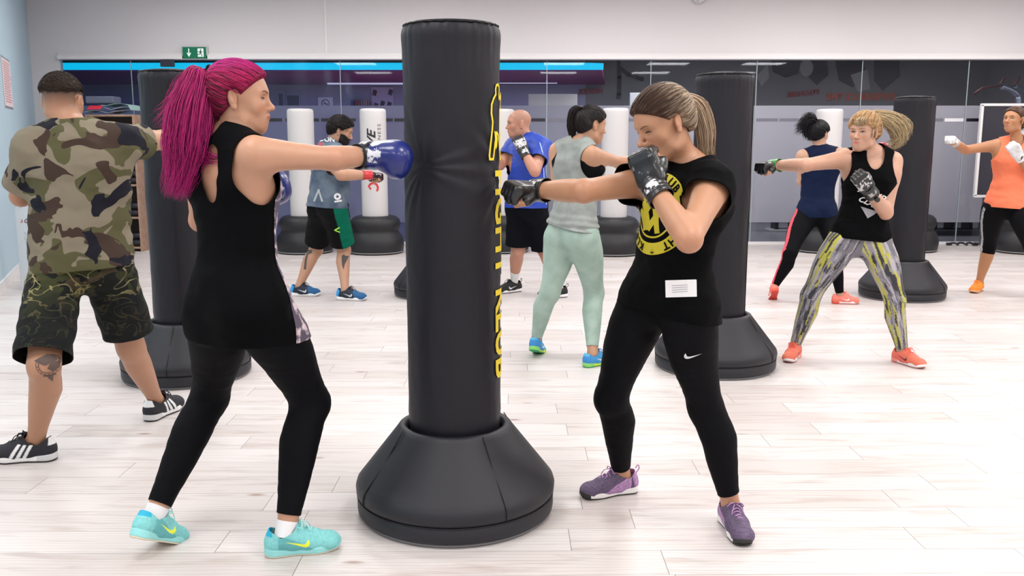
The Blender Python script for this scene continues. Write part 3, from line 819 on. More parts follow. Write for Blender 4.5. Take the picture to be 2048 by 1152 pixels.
SWOOSH = [(0, .80), (-.05, .45), (-.02, .12), (.10, -.02), (.26, .05), (1.0, .82), (.30, .36), (.16, .34), (.09, .45), (.06, .62)]
def shoe_mesh(st, h):
    """one right shoe in its own frame: ankle above the origin, toe towards +y, standing on z = 0"""
    up = [bone((0, -.040, .050), (0, .02, .062), (.034, .036), k=.02), bone((0, .02, .066), (0, .085, .050), (.038, .036), k=.03, lat=(1, 0, 0), sx=(.9, 1.1)),
          bone((0, .085, .045), (-.003, .152, .036), (.036, .028), k=.03, lat=(1, 0, 0), sx=(1.12, 1.2)), ell((0, -.048, .045), (.033, .030, .052), k=.02),
          ell((-.003, .165, .034), (.038, .034, .024), k=.02), bone((0, -.006, .06), (0, -.004, .13), (.043, .047), k=.02, lat=(0, 1, 0), sx=(1.25, 1.25)),
          bone((-.002, .02, .03), (.0, .15, .03), (.03, .034), k=.02, lat=(1, 0, 0), sx=(1.15, 1.25))]
    P, Q = surf(up, h, it=2); T = tris(Q)
    col_h = np.interp(P[:, 1], (-.085, -.055, -.02, .02, .045, .075), (.112, .100, .078, .092, .118, .135))
    P, T = clip_tris(P, T, np.minimum(col_h-P[:, 2], P[:, 2]-.016))
    C = np.tile(np.array(st['base'], float), (len(P), 1)); y, z, x = P[:, 1], P[:, 2], P[:, 0]
    if 'toe' in st: C[(y > st.get('toe_y', .10)-.3*(z-.03))] = st['toe']
    if 'heel' in st: C[(y < -.045+.25*(z-.05))] = st['heel']
    if 'panel' in st: m = (y > -.03) & (y < .10-.5*(z-.03)) & (z < .02+.55*(.11-y)) & (z < .085); C[m] = st['panel']
    if 'knit' in st: C *= (1+st['knit']*(vnoise(P*np.array([40, 260, 260]), 1, 5)-.5))[:, None]
    if 'tongue' in st: C[(np.abs(x) < .016) & (y > .0) & (y < .10) & (z > .06)] = st['tongue']
    if st.get('swoosh') is not None:
        u, v = (y-.078)/-.085, (z-.036)/.036
        m = in_poly(u, v, SWOOSH) & (np.abs(x) > .018); C[m] = st['swoosh']
    if st.get('stripes') is not None:
        for i in range(3):
            y0 = .085-i*.026; m = (np.abs(y-(y0-.62*(z-.03)+.0)) < .0075) & (z < .082) & (np.abs(x) > .016); C[m] = st['stripes']
        C[(y < -.058) & (z > .072)] = st['stripes']
    if 'tab' in st: C[(y < -.05) & (z > .083)] = st['tab']
    upper = (P, T, C)
    def sole(lo, hi, g, toe):
        def f(X, Y, Z):
            d = None
            for (ax_, ay, ar, bx, by, br) in ((0, -.042, .036, .001, .03, .031), (.001, .03, .031, 0, .11, .046), (0, .11, .046, -.005, .160, .038)):
                ba = (bx-ax_, by-ay); L = ba[0]**2+ba[1]**2; t = np.clip(((X-ax_)*ba[0]+(Y-ay)*ba[1])/L, 0, 1)
                q = np.sqrt((X-ax_-t*ba[0])**2+(Y-ay-t*ba[1])**2)-(ar+(br-ar)*t)-g
                d = q if d is None else np.minimum(d, q)
            sp = np.maximum(Y-.13, 0)**2*2.6*toe+np.maximum(-Y-.05, 0)**2*3+Z*0
            hh = hi+np.maximum(-Y-.0, 0)*.10
            dz = np.maximum(lo+sp-Z, Z-hh-sp*.6)
            r = .005; a = np.maximum(d+r, 0); b = np.maximum(dz+r, 0)
            return np.sqrt(a*a+b*b)+np.minimum(np.maximum(d+r, dz+r), 0)-r
        return [Prim(np.array([-.07, -.10, -.01]), np.array([.07, .22, .06]), f, .002, 'add')]
    P1, Q1 = surf(sole(.006, .030, .003, 1), h, it=1); c1 = np.tile(np.array(st['sole'], float), (len(P1), 1))
    if 'sole_toe' in st: c1[P1[:, 1] > .165] = st['sole_toe']
    if 'sole_heel' in st: c1[P1[:, 1] < -.01] = st['sole_heel']
    P2, Q2 = surf(sole(0, .008, .001, 1), h, it=1); c2 = np.tile(np.array(st['bottom'], float), (len(P2), 1))
    mid = (np.concatenate([P1, P2]), np.concatenate([Q1, Q2+len(P1)]), np.concatenate([c1, c2]))
    return upper, mid
_SH = {}
def shoe(f, s, st, h):
    key = (id(st), h)
    if key not in _SH: _SH[key] = shoe_mesh(st, h)
    (P, T, C), (P1, Q1, C1) = _SH[key]
    k = f.shoek; mir = np.array([1 if s == 'r' else -1, 1, 1])
    R = np.stack([np.cross(f.footd[s], f.footu[s]), f.footd[s], f.footu[s]], 1)
    o = f.J['a'+s]-f.footu[s]*.088*k
    W = lambda p: (np.asarray(p)*mir*k)@R.T+o
    fl = (lambda t: t[:, ::-1]) if s == 'l' else (lambda t: t)
    up = link('shoe', mesh_np('shoe', W(P), fl(T), C), SHOE, f.root, world=True)
    md = up.modifiers.new('thickness', 'SOLIDIFY'); md.thickness = .003; md.offset = -1; md.use_even_offset = False
    link('sole', mesh_np('sole', W(P1), fl(Q1), C1), SOLE, up, world=True)
    bm = bmesh.new()
    ys = (.045, .060, .075, .090, .103)
    for i, y in enumerate(ys):
        z = np.interp(y, (.04, .11), (.113, .082))-.002
        add_tube(bm, smooth_pts([W((-.021, y, z-.016)), W((-.012, y+.006*(i % 2), z-.002)), W((0, y+.003, z+.003)), W((.012, y+.006*(1-i % 2), z-.002)), W((.021, y, z-.016))], 3), .0024*k, 5)
    for sg in (-1, 1):
        add_tube(bm, smooth_pts([W((0, .045, .118)), W((sg*.02, .058, .125)), W((sg*.034, .052, .108)), W((sg*.022, .040, .110)), W((0, .045, .118))], 4), .0022*k, 5)
        add_tube(bm, smooth_pts([W((0, .045, .118)), W((sg*.016, .075, .112)), W((sg*.026, .088, .088))], 4), .0021*k, 5)
    link('laces', bm_mesh('laces', bm, True), st['lace'], up, world=True)
    if st.get('loop'):
        bm = bmesh.new(); add_tube(bm, smooth_pts([W((0, -.072, .085)), W((0, -.086, .105)), W((0, -.080, .122)), W((0, -.068, .108))], 4), .004*k, 6, flat=.5)
        link('pull_tab', bm_mesh('pull_tab', bm, True), st['lace'], up, world=True)
    if st.get('sock') is not None:
        a, n = f.J['a'+s], f.J['n'+s]; d = unit(n-a); top = st['sock'][1]
        pr = [bone(a-d*.03, a+d*.22, np.array((.0325, .0330, .040, .048))*f.S/1.75*f.limb*f.calf, k=.01)]
        cloth('sock', pr, .0035, lambda P: np.minimum(top-(P-a)@d, (P-a)@d+.020), .006, st['sock'][0], f.root, thick=.002)
    return up
def boxing_glove(f, s, pal, h=.004):
    w, d, n, t = hand_frame(f, s); k = 1.0; fd = unit(w-f.J['e'+s])
    P = lambda a, b, c: w+(d*a+t*b+n*c)
    R = np.stack([t, d, n], 1)
    pr = [bone(w-fd*.035, w, (.046, .044), k=.02), bone(w, P(.035, 0, 0), (.044, .043, .046), k=.02, lat=t, sx=1.1), ell(P(.078, 0, .014), (.058, .056, .046), R, k=.03),
          ell(P(.100, -.003, -.005), (.057, .042, .056), R, k=.03), ell(P(.085, 0, -.036), (.050, .040, .032), R, k=.02),
          bone(P(.035, .045, -.004), P(.072, .060, -.018), (.022, .025), k=.016), bone(P(.072, .060, -.018), P(.105, .052, -.030), (.025, .021), k=.01)]
    pr.append(bone(P(.055, -.06, -.066), P(.055, .07, -.066), (.006, .006), k=.02, op='sub'))
    warp = lambda Q: .0012*np.sin(((Q-w)@d)*260)*(((Q-w)@d) < .03)
    V, Q = surf(pr, h, 0, warp, it=2)
    u, b, c = (V-w)@d, (V-w)@t, (V-w)@n
    C = np.tile(np.array(pal['main'], float), (len(V), 1))
    C[u < .004] = pal['cuff']; m = (u > .004) & (u < .046) & (fbm(V, 60, 4, 2) > .50) & (c > -.02); C[m] = pal['mark']
    g = link('boxing_glove', mesh_np('boxing_glove', V, Q, C), GLOVE, f.root, world=True)
    bm = bmesh.new()
    f1 = unit(np.cross(fd, n)); f2 = np.cross(f1, fd)
    for uu in (-.062, -.006):
        ring = [w+fd*uu+f1*.041*math.cos(a)*(1 if uu < -.03 else 1.13)+f2*.041*math.sin(a)*(1 if uu < -.03 else 1.1) for a in np.linspace(0, 2*PI, 25)]
        add_tube(bm, ring, .0035, 6, cap=False)
    link('cuff_piping', bm_mesh('cuff_piping', bm, True), pal['pipe'], g, world=True)
    return g
def grappling_glove(f, s, pal, h=.003):
    w, d, n, t = hand_frame(f, s); k = f.S/1.75*(.93 if f.sex == 'f' else 1.02)*f.handk
    P = lambda a, b, c: w+(d*a+t*b+n*c)*k
    R = np.stack([t, d, n], 1)
    pr = hand_prims(f, s, .0045, 'glove')+[rbox(P(.093, 0, .008), np.array([.043, .022, .014])*k, R, rad=.012, k=.01),
         rbox(P(.062, 0, .014), np.array([.038, .028, .010])*k, R, rad=.009, k=.006)]
    for i in range(4):
        b = (.031, .0105, -.010, -.030)[i]; pr.append(bone(P(.104, b, .004), P(.112, b, -.022), (.0135*k, .0115*k), k=.004))
    V, Q = surf(pr, h, 0, it=1); u, b, c = (V-w)@d/k, (V-w)@t/k, (V-w)@n/k
    C = np.tile(np.array(pal['main'], float), (len(V), 1))
    C[(c < -.012) & (u < .085)] = pal.get('palm', pal['main'])
    m = (c > .004) & (u > .030) & (u < .088) & (fbm(V, 75, 4, 2) > .53); C[m] = pal['mark']
    T = tris(Q); keep = np.minimum(.128-u, u+.02)
    V2, T2 = clip_tris(V, T, keep)
    C2 = np.tile(np.array(pal['main'], float), (len(V2), 1)); u, c = (V2-w)@d/k, (V2-w)@n/k
    C2[(c < -.012) & (u < .085)] = pal.get('palm', pal['main'])
    C2[(c > .004) & (u > .030) & (u < .088) & (fbm(V2, 75, 4, 2) > pal.get('mk', .56))] = pal['mark']
    g = link('fingerless_glove', mesh_np('fingerless_glove', V2, T2, C2), GLOVE, f.root, world=True)
    fd = unit(w-f.J['e'+s]); t2 = unit(t-fd*(t@fd)); n2 = np.cross(fd, t2); n2 = n2 if n2@n > 0 else -n2
    st = [bone(w-fd*.058, w, (.0385*k, .0345*k), k=.01, lat=t2, sx=1.12), bone(w, P(.012, 0, 0), (.0345*k, .0335*k), k=.01, lat=t, sx=1.15)]
    V, Q = surf(st, h, 0, lambda A: .0008*np.sin(((A-w)@fd)*420), it=1); u = (V-w)@fd/k
    T = tris(Q); V, T = clip_tris(V, T, np.minimum(u+.058, .018-u))
    u, b, c = (V-w)@fd/k, (V-w)@t2/k, (V-w)@n2/k
    C = np.tile(np.array(pal['strap'], float), (len(V), 1))
    C[(np.abs(u+.02) < .014) & (np.abs(b) < .024) & (c > 0) & (fbm(V, 110, 8, 2) > .48)] = pal['smark']
    so = link('wrist_strap', mesh_np('wrist_strap', V, T, C), GLOVE, g, world=True)
    md = so.modifiers.new('thickness', 'SOLIDIFY'); md.thickness = .003; md.offset = -1
    return g
def plane_keep(p, n, c=None, r=None):
    """keep the side n points to; only within r of c when given"""
    p, n = np.asarray(p), unit(n)
    def g(P):
        v = (P-p)@n
        if c is None: return v
        return np.maximum(v, np.linalg.norm(P-c, axis=1)-r)
    return g
def arm_cut(f, s, dist, r=.10, tilt=None):
    """end of a sleeve: drops cloth beyond dist down the arm, but only close round the arm itself"""
    sh, e = f.J['s'+s], f.J['e'+s]; d = unit(sh-e); p = sh-d*dist; n = d if tilt is None else unit(d+tilt); L = e-sh
    def g(P):
        t = np.clip(((P-sh)@L)/(L@L), 0, 1.3); q = np.linalg.norm(P-sh-t[:, None]*L, axis=1)
        return np.maximum((P-p)@n, q-r)
    return g
def allof(*fs): return lambda P: np.minimum.reduce([f(P) for f in fs])
def hole(c, r, R=None):
    """cut away an ellipsoidal hole"""
    c = np.asarray(c); r = np.asarray(r, float)*np.ones(3); R = np.eye(3) if R is None else R
    return lambda P: (np.linalg.norm(((P-c)@R)/r, axis=1)-1)*min(r)
def new_figure(key, **kw):
    f = Fig(); sp = SPEC[key]
    f.key, f.S, f.sex = key, sp['S'], sp['sex']
    f.bulk = f.limb = f.thick = f.calf = f.armk = f.neckk = f.nose = 1.0; f.headk = 1.0 if f.sex == 'm' else .97
    f.skin = (.62, .36, .25); f.lips = (.45, .16, .14); f.brow = (.06, .035, .025); f.iris = (.05, .03, .02); f.gaze = 0.0; f.eye_open = 1.0
    f.stubble = None; f.face = True; f.handk = 1.12; f.earx = 1.0; f.handn = {}; f.boxing = ''; f.res = (.007, .0026, .0026); f.shoe_h = .003; f.lift = {}
    f.headup = np.array([0, 0, 1.0])
    for k_, v in kw.items(): setattr(f, k_, v)
    f.shoek = f.S/1.75*(.91 if f.sex == 'f' else 1.0)
    sp = dict(sp)
    f.footf = {}; f.footd = {}; f.footu = {}
    for s in 'lr':
        fx = unit(np.array([*sp['foot'+s], 0.0])); ph = math.radians(f.lift.get(s, 0))
        q = sp['a'+s]; sp['a'+s] = (q[0], q[1], .088*f.shoek*math.cos(ph)+.12*f.shoek*math.sin(ph)+.0)
        f.footf[s] = fx; f.footd[s] = fx*math.cos(ph)-np.array([0, 0, 1])*math.sin(ph); f.footu[s] = np.array([0, 0, 1])*math.cos(ph)+fx*math.sin(ph)
    f.J = J = solve(sp)
    f.headf = J['headf']
    f.up = unit(J['neck']-J['pel'])
    f.cf = unit(J['chestf']-f.up*(J['chestf']@f.up)); f.cr = np.cross(f.cf, f.up)
    pr = unit(J['hr']-J['hl']); f.pr = unit(pr-f.up*(pr@f.up)); f.pf = np.cross(f.up, f.pr)
    m = (J['al']+J['ar'])/2
    f.root = empty('person', (m[0], m[1], 0))
    return f
# ---------------------------------------------------------------- the hall
def quad_prism(name, pts, z0, z1, mat, parent=None):
    """upright prism over a floor outline"""
    bm = bmesh.new(); lo = [bm.verts.new((x, y, z0)) for x, y in pts]; hi = [bm.verts.new((x, y, z1)) for x, y in pts]; n = len(pts)
    bm.faces.new(lo[::-1]); bm.faces.new(hi)
    for i in range(n): bm.faces.new((lo[i], lo[(i+1) % n], hi[(i+1) % n], hi[i]))
    bmesh.ops.recalc_face_normals(bm, faces=bm.faces)
    return link(name, bm_mesh(name, bm), mat, parent)
def floor_mat():
    m, N, L = new_mat('whitewashed_planks'); b = N['Principled BSDF']
    def M(op, a, b_=None, c=None):
        n = N.new('ShaderNodeMath'); n.operation = op
        for i, v in enumerate((a, b_, c)):
            if v is None: continue
            if hasattr(v, 'is_output'): L.new(v, n.inputs[i])
            else: n.inputs[i].default_value = v
        return n.outputs[0]
    tc = N.new('ShaderNodeTexCoord'); sp = N.new('ShaderNodeSeparateXYZ'); L.new(tc.outputs['Object'], sp.inputs[0])
    x, y = sp.outputs[0], sp.outputs[1]
    v = M('DIVIDE', M('SUBTRACT', M('MULTIPLY_ADD', x, -.012, y), 2.868-1.76), .176); row = M('FLOOR', v); fv = M('SUBTRACT', v, row)
    wn = N.new('ShaderNodeTexWhiteNoise'); wn.noise_dimensions = '1D'; L.new(row, wn.inputs['W'])
    u = M('ADD', M('DIVIDE', x, 1.22), M('MULTIPLY', wn.outputs[0], 7.0)); col = M('FLOOR', u); fu = M('SUBTRACT', u, col)
    idn = N.new('ShaderNodeCombineXYZ'); L.new(row, idn.inputs[0]); L.new(col, idn.inputs[1])
    wn2 = N.new('ShaderNodeTexWhiteNoise'); wn2.noise_dimensions = '2D'; L.new(idn.outputs[0], wn2.inputs['Vector'])
    # grain coordinates, shifted per plank
    gx = M('ADD', x, M('MULTIPLY', wn2.outputs[0], 37.0)); gc = N.new('ShaderNodeCombineXYZ')
    L.new(M('MULTIPLY', gx, 1.3), gc.inputs[0]); L.new(M('MULTIPLY', y, 9.0), gc.inputs[1]); L.new(M('MULTIPLY', wn2.outputs[0], 11.0), gc.inputs[2])
    def noise(sc, det, dist=0.0, src=gc.outputs[0]):
        n = N.new('ShaderNodeTexNoise'); n.inputs['Scale'].default_value = sc; n.inputs['Detail'].default_value = det; n.inputs['Distortion'].default_value = dist
        L.new(src, n.inputs['Vector']); return n.outputs[0]
    def ramp(src, stops):
        r = N.new('ShaderNodeValToRGB'); el = r.color_ramp.elements
        while len(el) < len(stops): el.new(.5)
        for e, (p, c) in zip(el, stops): e.position = p; e.color = (*c, 1)
        L.new(src, r.inputs[0]); return r.outputs[0]
    def mix(f, a, b_, mode='MIX'):
        n = N.new('ShaderNodeMix'); n.data_type = 'RGBA'; n.blend_type = mode
        for i, s in ((0, f), (6, a), (7, b_)):
            if hasattr(s, 'is_output'): L.new(s, n.inputs[i])
            elif isinstance(s, tuple): n.inputs[i].default_value = (*s, 1)
            else: n.inputs[i].default_value = s
        return n.outputs[2]
    base = ramp(wn2.outputs[0], [(0, (.60, .55, .53)), (.5, (.655, .61, .595)), (1, (.70, .665, .655))])
    g1 = ramp(noise(2.2, 6, .6), [(.30, (.62, .54, .50)), (.48, (1, 1, 1)), (1, (1, 1, 1))])
    c = mix(.50, base, g1, 'MULTIPLY')
    wv = N.new('ShaderNodeTexWave'); wv.wave_type = 'BANDS'; wv.bands_direction = 'Y'; wv.inputs['Scale'].default_value = 1.6; wv.inputs['Distortion'].default_value = 9; wv.inputs['Detail'].default_value = 2; wv.inputs['Detail Scale'].default_value = .7
    L.new(gc.outputs[0], wv.inputs['Vector'])
    g2 = ramp(wv.outputs[1], [(0, (.70, .60, .54)), (.10, (1, 1, 1)), (1, (1, 1, 1))])
    c = mix(.5, c, g2, 'MULTIPLY')
    # knots: sparse elongated dots
    kc = N.new('ShaderNodeCombineXYZ'); L.new(M('MULTIPLY', gx, 2.3), kc.inputs[0]); L.new(M('MULTIPLY', y, 6.5), kc.inputs[1])
    vo = N.new('ShaderNodeTexVoronoi'); vo.inputs['Scale'].default_value = 1.0; L.new(kc.outputs[0], vo.inputs['Vector'])
    kn = ramp(vo.outputs['Distance'], [(0, (.30, .22, .19)), (.045, (.55, .43, .37)), (.11, (1, 1, 1))])
    sp2 = N.new('ShaderNodeSeparateColor'); L.new(vo.outputs['Color'], sp2.inputs[0])
    c = mix(M('MULTIPLY', M('GREATER_THAN', sp2.outputs[0], .45), .95), c, mix(1.0, c, kn, 'MULTIPLY'))
    seam = M('LESS_THAN', M('MINIMUM', fv, M('SUBTRACT', 1.0, fv)), .0062)
    send = M('LESS_THAN', M('MINIMUM', fu, M('SUBTRACT', 1.0, fu)), .0010)
    sm = M('MAXIMUM', M('MULTIPLY', seam, .72), M('MULTIPLY', send, .95))
    c = mix(sm, c, (.15, .12, .11))
    L.new(c, b.inputs['Base Color'])
    rr = N.new('ShaderNodeMapRange'); rr.inputs[3].default_value = .30; rr.inputs[4].default_value = .46; L.new(noise(3, 3), rr.inputs[0]); L.new(rr.outputs[0], b.inputs['Roughness'])
    b.inputs['Specular IOR Level'].default_value = .5
    bn = N.new('ShaderNodeBump'); bn.inputs['Strength'].default_value = .15; bn.inputs['Distance'].default_value = .002
    L.new(M('SUBTRACT', noise(6, 4), M('MULTIPLY', seam, 1.0)), bn.inputs['Height']); L.new(bn.outputs[0], b.inputs['Normal'])
    return m
W_WHITE = pbr('white_wall_paint', (.74, .71, .725), .7, bump=(90, .06, .002))
W_BLUE = pbr('pale_blue_wall_paint', (.46, .60, .68), .7, bump=(90, .06, .002))
TRIMW = pbr('white_trim', (.82, .80, .80), .45)
CEILM = pbr('ceiling_tile', (.80, .80, .80), .85)
def struct(o): o['kind'] = 'structure'; return o
XR = 8.4; YN = -3.2
LX0, LX1 = -6.62, -4.62       # the left wall leans inwards from the far corner to y = 7.8
def room():
    fl = struct(quad_prism('floor', [(-9, YN-.2), (XR+.2, YN-.2), (XR+.2, GLASS_Y), (-9, GLASS_Y)], -.12, 0, floor_mat()))
    ce = struct(quad_prism('ceiling', [(-9, YN-.2), (XR+.2, YN-.2), (XR+.2, GLASS_Y+.1), (-9, GLASS_Y+.1)], CEIL, CEIL+.1, CEILM))
    struct(quad_prism('wall_left', [(LX0, GLASS_Y+.1), (LX1, 7.8), (LX1, YN-.2), (-9.0, YN-.2), (-9.0, GLASS_Y+.1)], 0, CEIL, W_BLUE))
    struct(quad_prism('wall_right', [(XR, YN-.2), (XR+.15, YN-.2), (XR+.15, GLASS_Y+.1), (XR, GLASS_Y+.1)], 0, CEIL, W_WHITE))
    struct(quad_prism('wall_near', [(-9, YN-.15), (XR, YN-.15), (XR, YN), (-9, YN)], 0, CEIL, W_WHITE))
    xl = at(132, 300, GLASS_Y)[0]
    ztop = at(1024, 121, GLASS_Y)[2]
    struct(quad_prism('wall_back', [(LX0-.1, GLASS_Y), (xl, GLASS_Y), (xl, GLASS_Y+.1), (LX0-.1, GLASS_Y+.1)], 0, CEIL, W_WHITE))
    bk = struct(quad_prism('wall_bulkhead', [(xl, GLASS_Y), (XR, GLASS_Y), (XR, GLASS_Y+.1), (xl, GLASS_Y+.1)], ztop+.012, CEIL, W_WHITE))
    xs = at(652, 60, GLASS_Y)[0]
    struct(boxobj('trim_1', (xs, GLASS_Y-.004, (CEIL+ztop)/2+.05), (.03, .012, CEIL-ztop-.1), TRIMW))
    struct(boxobj('trim_2', ((xl+XR)/2, GLASS_Y-.03, ztop+.04), (XR-xl, .06, .055), TRIMW, bev=.006))
    struct(boxobj('trim_3', ((xl+XR)/2, GLASS_Y-.012, ztop+.082), (XR-xl, .024, .028), TRIMW, bev=.004))
    # baseboards
    d = np.array([LX0-LX1, GLASS_Y-7.8]); L = np.linalg.norm(d); a = math.atan2(d[1], d[0])
    bb = struct(boxobj('baseboard_left', ((LX0+LX1)/2+.012, (GLASS_Y+7.8)/2, .05), (L, .02, .10), TRIMW)); bb.rotation_euler = (0, 0, a)
    struct(boxobj('baseboard_near_left', (LX1+.01, (7.8+YN)/2, .05), (.02, 7.8-YN, .10), TRIMW))
    struct(boxobj('baseboard_back', ((LX0+xl)/2, GLASS_Y-.01, .05), (xl-LX0, .02, .10), TRIMW))
    struct(boxobj('trim_4', ((xl+XR)/2, GLASS_Y+.01, .012), (XR-xl, .07, .024), pbr('floor_channel', (.75, .73, .73), .35)))
    # glazed partition: clear panes with a frosted band and a printed stripe
    gm, N, Lk = new_mat('clear_glass'); N.remove(N['Principled BSDF']); out = N['Material Output']
    tr = N.new('ShaderNodeBsdfTransparent'); tr.inputs[0].default_value = (.90, .92, .93, 1); gl = N.new('ShaderNodeBsdfGlossy'); gl.inputs['Roughness'].default_value = .02; gl.inputs[0].default_value = (.9, .93, 1, 1)
    fr = N.new('ShaderNodeFresnel'); fr.inputs[0].default_value = 1.45; mx = N.new('ShaderNodeMixShader')
    mm = N.new('ShaderNodeMath'); mm.operation = 'MULTIPLY'; mm.inputs[1].default_value = .40; Lk.new(fr.outputs[0], mm.inputs[0])
    Lk.new(mm.outputs[0], mx.inputs[0]); Lk.new(tr.outputs[0], mx.inputs[1]); Lk.new(gl.outputs[0], mx.inputs[2]); Lk.new(mx.outputs[0], out.inputs[0])
    fm, N, Lk = new_mat('frosted_film'); N.remove(N['Principled BSDF']); out = N['Material Output']
    df = N.new('ShaderNodeBsdfDiffuse'); df.inputs[0].default_value = (.10, .10, .11, 1); tl = N.new('ShaderNodeBsdfTranslucent'); tl.inputs[0].default_value = (.66, .64, .67, 1); ad = N.new('ShaderNodeAddShader')
    Lk.new(df.outputs[0], ad.inputs[0]); Lk.new(tl.outputs[0], ad.inputs[1])
    tr = N.new('ShaderNodeBsdfTransparent'); mx = N.new('ShaderNodeMixShader'); mx.inputs[0].default_value = .22; Lk.new(ad.outputs[0], mx.inputs[1]); Lk.new(tr.outputs[0], mx.inputs[2]); Lk.new(mx.outputs[0], out.inputs[0])
    zf0, zf1 = at(1024, 445, GLASS_Y)[2], at(1024, 211, GLASS_Y)[2]; zs0, zs1 = at(1024, 243, GLASS_Y)[2], at(1024, 236.5, GLASS_Y)[2]
    seams = [133, 262, 471, 680, 886, 1094, 1302, 1514, 1725, 1938, 2060]
    X = [xl]+[at(p, 160, GLASS_Y)[0] for p in seams[1:-1]]+[XR]
    stripe_d, stripe_w, stripe_l = pbr('black_film', (.012, .012, .02), .4), pbr('white_film', (.75, .75, .78), .5), pbr('grey_film', (.16, .16, .20), .5)
    stripe_o = pbr('orange_film', (.55, .16, .08), .5)
    for i, (a_, b_) in enumerate(zip(X[:-1], X[1:])):
        g = struct(boxobj('window_%d' % (i+1), ((a_+b_)/2, GLASS_Y+.03, (ztop+.024)/2+.01), (b_-a_-.012, .010, ztop-.026), gm))
        f = struct(boxobj('frosted_film', (0, .0065, (zf0+zf1)/2-((ztop+.024)/2+.01)), (b_-a_-.014, .001, zf1-zf0), fm, g))
        # stripe: dark dashes with small print gaps
        r = random.Random(i); x = -(b_-a_)/2+.02
        while x < (b_-a_)/2-.05:
            wd = r.choice((.18, .30, .46)); wd = min(wd, (b_-a_)/2-.02-x)
            mt = stripe_d if i < 5 else stripe_l
            if i == 8 and x > .25: mt = stripe_o if x > .55 else stripe_w
            if i == 9: mt = stripe_d
            struct(boxobj('film_stripe', (x+wd/2, -.0065, (zs0+zs1)/2-((ztop+.024)/2+.01)), (wd, .001, zs1-zs0), mt, g)); x += wd+r.choice((.02, .03, .05))
        if i: struct(boxobj('trim_%d' % (i+4), (a_, GLASS_Y+.03, ztop/2+.01), (.010, .014, ztop-.026), pbr('glass_edge', (.35, .42, .44), .15)))
    # ---- the lounge behind the glass
    Y0, Y1 = GLASS_Y+.1, 16.5
    lav = pbr('lavender_wall', (.30, .31, .42), .8); gry = pbr('grey_wall', (.17, .175, .19), .8); pur = pbr('purple_ceiling', (.20, .006, .12), .6)
    xm = at(1204, 150, 13.5)[0]
    struct(quad_prism('floor_beyond', [(-9, GLASS_Y), (XR+.2, GLASS_Y), (XR+.2, Y1), (-9, Y1)], -.12, -.001, pbr('grey_vinyl', (.22, .22, .26), .25)))
    struct(quad_prism('wall_beyond', [(-9, Y1), (xm, Y1), (xm, Y1+.1), (-9, Y1+.1)], 0, 3.0, lav))
    struct(quad_prism('wall_beyond_grey', [(xm, Y1), (XR+.2, Y1), (XR+.2, Y1+.1), (xm, Y1+.1)], 0, 3.1, gry))
    struct(quad_prism('wall_beyond_left', [(-9.1, GLASS_Y), (-9, GLASS_Y), (-9, Y1), (-9.1, Y1)], 0, 3.1, lav))
    struct(quad_prism('wall_beyond_right', [(XR+.15, GLASS_Y+.1), (XR+.25, GLASS_Y+.1), (XR+.25, Y1), (XR+.15, Y1)], 0, 3.1, gry))
    struct(quad_prism('ceiling_purple', [(-9, 13.5), (xm, 13.5), (xm+.35, Y1), (-9, Y1)], 2.455, 2.52, pur))
    struct(quad_prism('ceiling_beyond', [(-9, GLASS_Y+.1), (XR+.2, GLASS_Y+.1), (XR+.2, Y1), (-9, Y1)], 2.95, 3.05, pbr('grey_ceiling', (.26, .27, .29), .8)))
    struct(boxobj('baseboard_beyond', (0, Y1-.012, .03), (17, .02, .06), pbr('dark_skirting', (.03, .03, .05), .5)))
    led = quad_prism('led_cove', [(-9, 13.42), (xm-.18, 13.42), (xm+.02, 13.5), (-9, 13.5)], 2.47, 2.565, pbr('cyan_led', (.0, .3, .4), .5, emit=(.0, .48, .80), estr=1.15))
    tag(led, 'glowing cyan light strip running along the purple ceiling behind the glass', 'light strip')
    # lamps of the lounge: a dim blue wash on the left, neutral on the right
    for x, e, c, ss in ((-6, 15, (.20, .28, 1), 2), (-3, 17, (.24, .32, 1), 2), (0, 22, (.6, .62, 1), 2), (2.8, 58, (1, .96, .97), 2), (5.8, 42, (1, .93, .96), 2)):
        area_light('lounge_lamp', x, 15.0 if x < 1 else 14.0, 2.40 if x < xm else 2.9, ss, .4, e, c)
    area_light('lounge_purple_lamp', -2, 14.6, .8, 3, .8, 7, (1, .25, .75)).rotation_euler = (PI, 0, 0)
def ceiling_panels():
    lens = pbr('lamp_diffuser', (.9, .9, .9), .5, emit=(1, .98, .96), estr=3.0); fr = pbr('lamp_frame', (.8, .8, .8), .4)
    pr = None
    for x, y in PANELS:
        o = empty('ceiling_light', (x, y, CEIL)); tag(o, 'rectangular ceiling light panel above the hall floor', 'ceiling light', 'ceiling light panels')
        if pr is None:
            bm = bmesh.new()
            for c, s in (((0, .33, -.02), (1.1, .04, .04)), ((0, -.33, -.02), (1.1, .04, .04)), ((.53, 0, -.02), (.04, .62, .04)), ((-.53, 0, -.02), (.04, .62, .04))): add_box(bm, c, s)
            a = link('frame', bm_mesh('frame', bm), fr, o); bm = bmesh.new(); add_box(bm, (0, 0, -.012), (1.02, .62, .015)); b = link('diffuser', bm_mesh('diffuser', bm), lens, o); pr = (a, b)
        else:
            for q in pr: c = q.copy(); COL.objects.link(c); c.parent = o
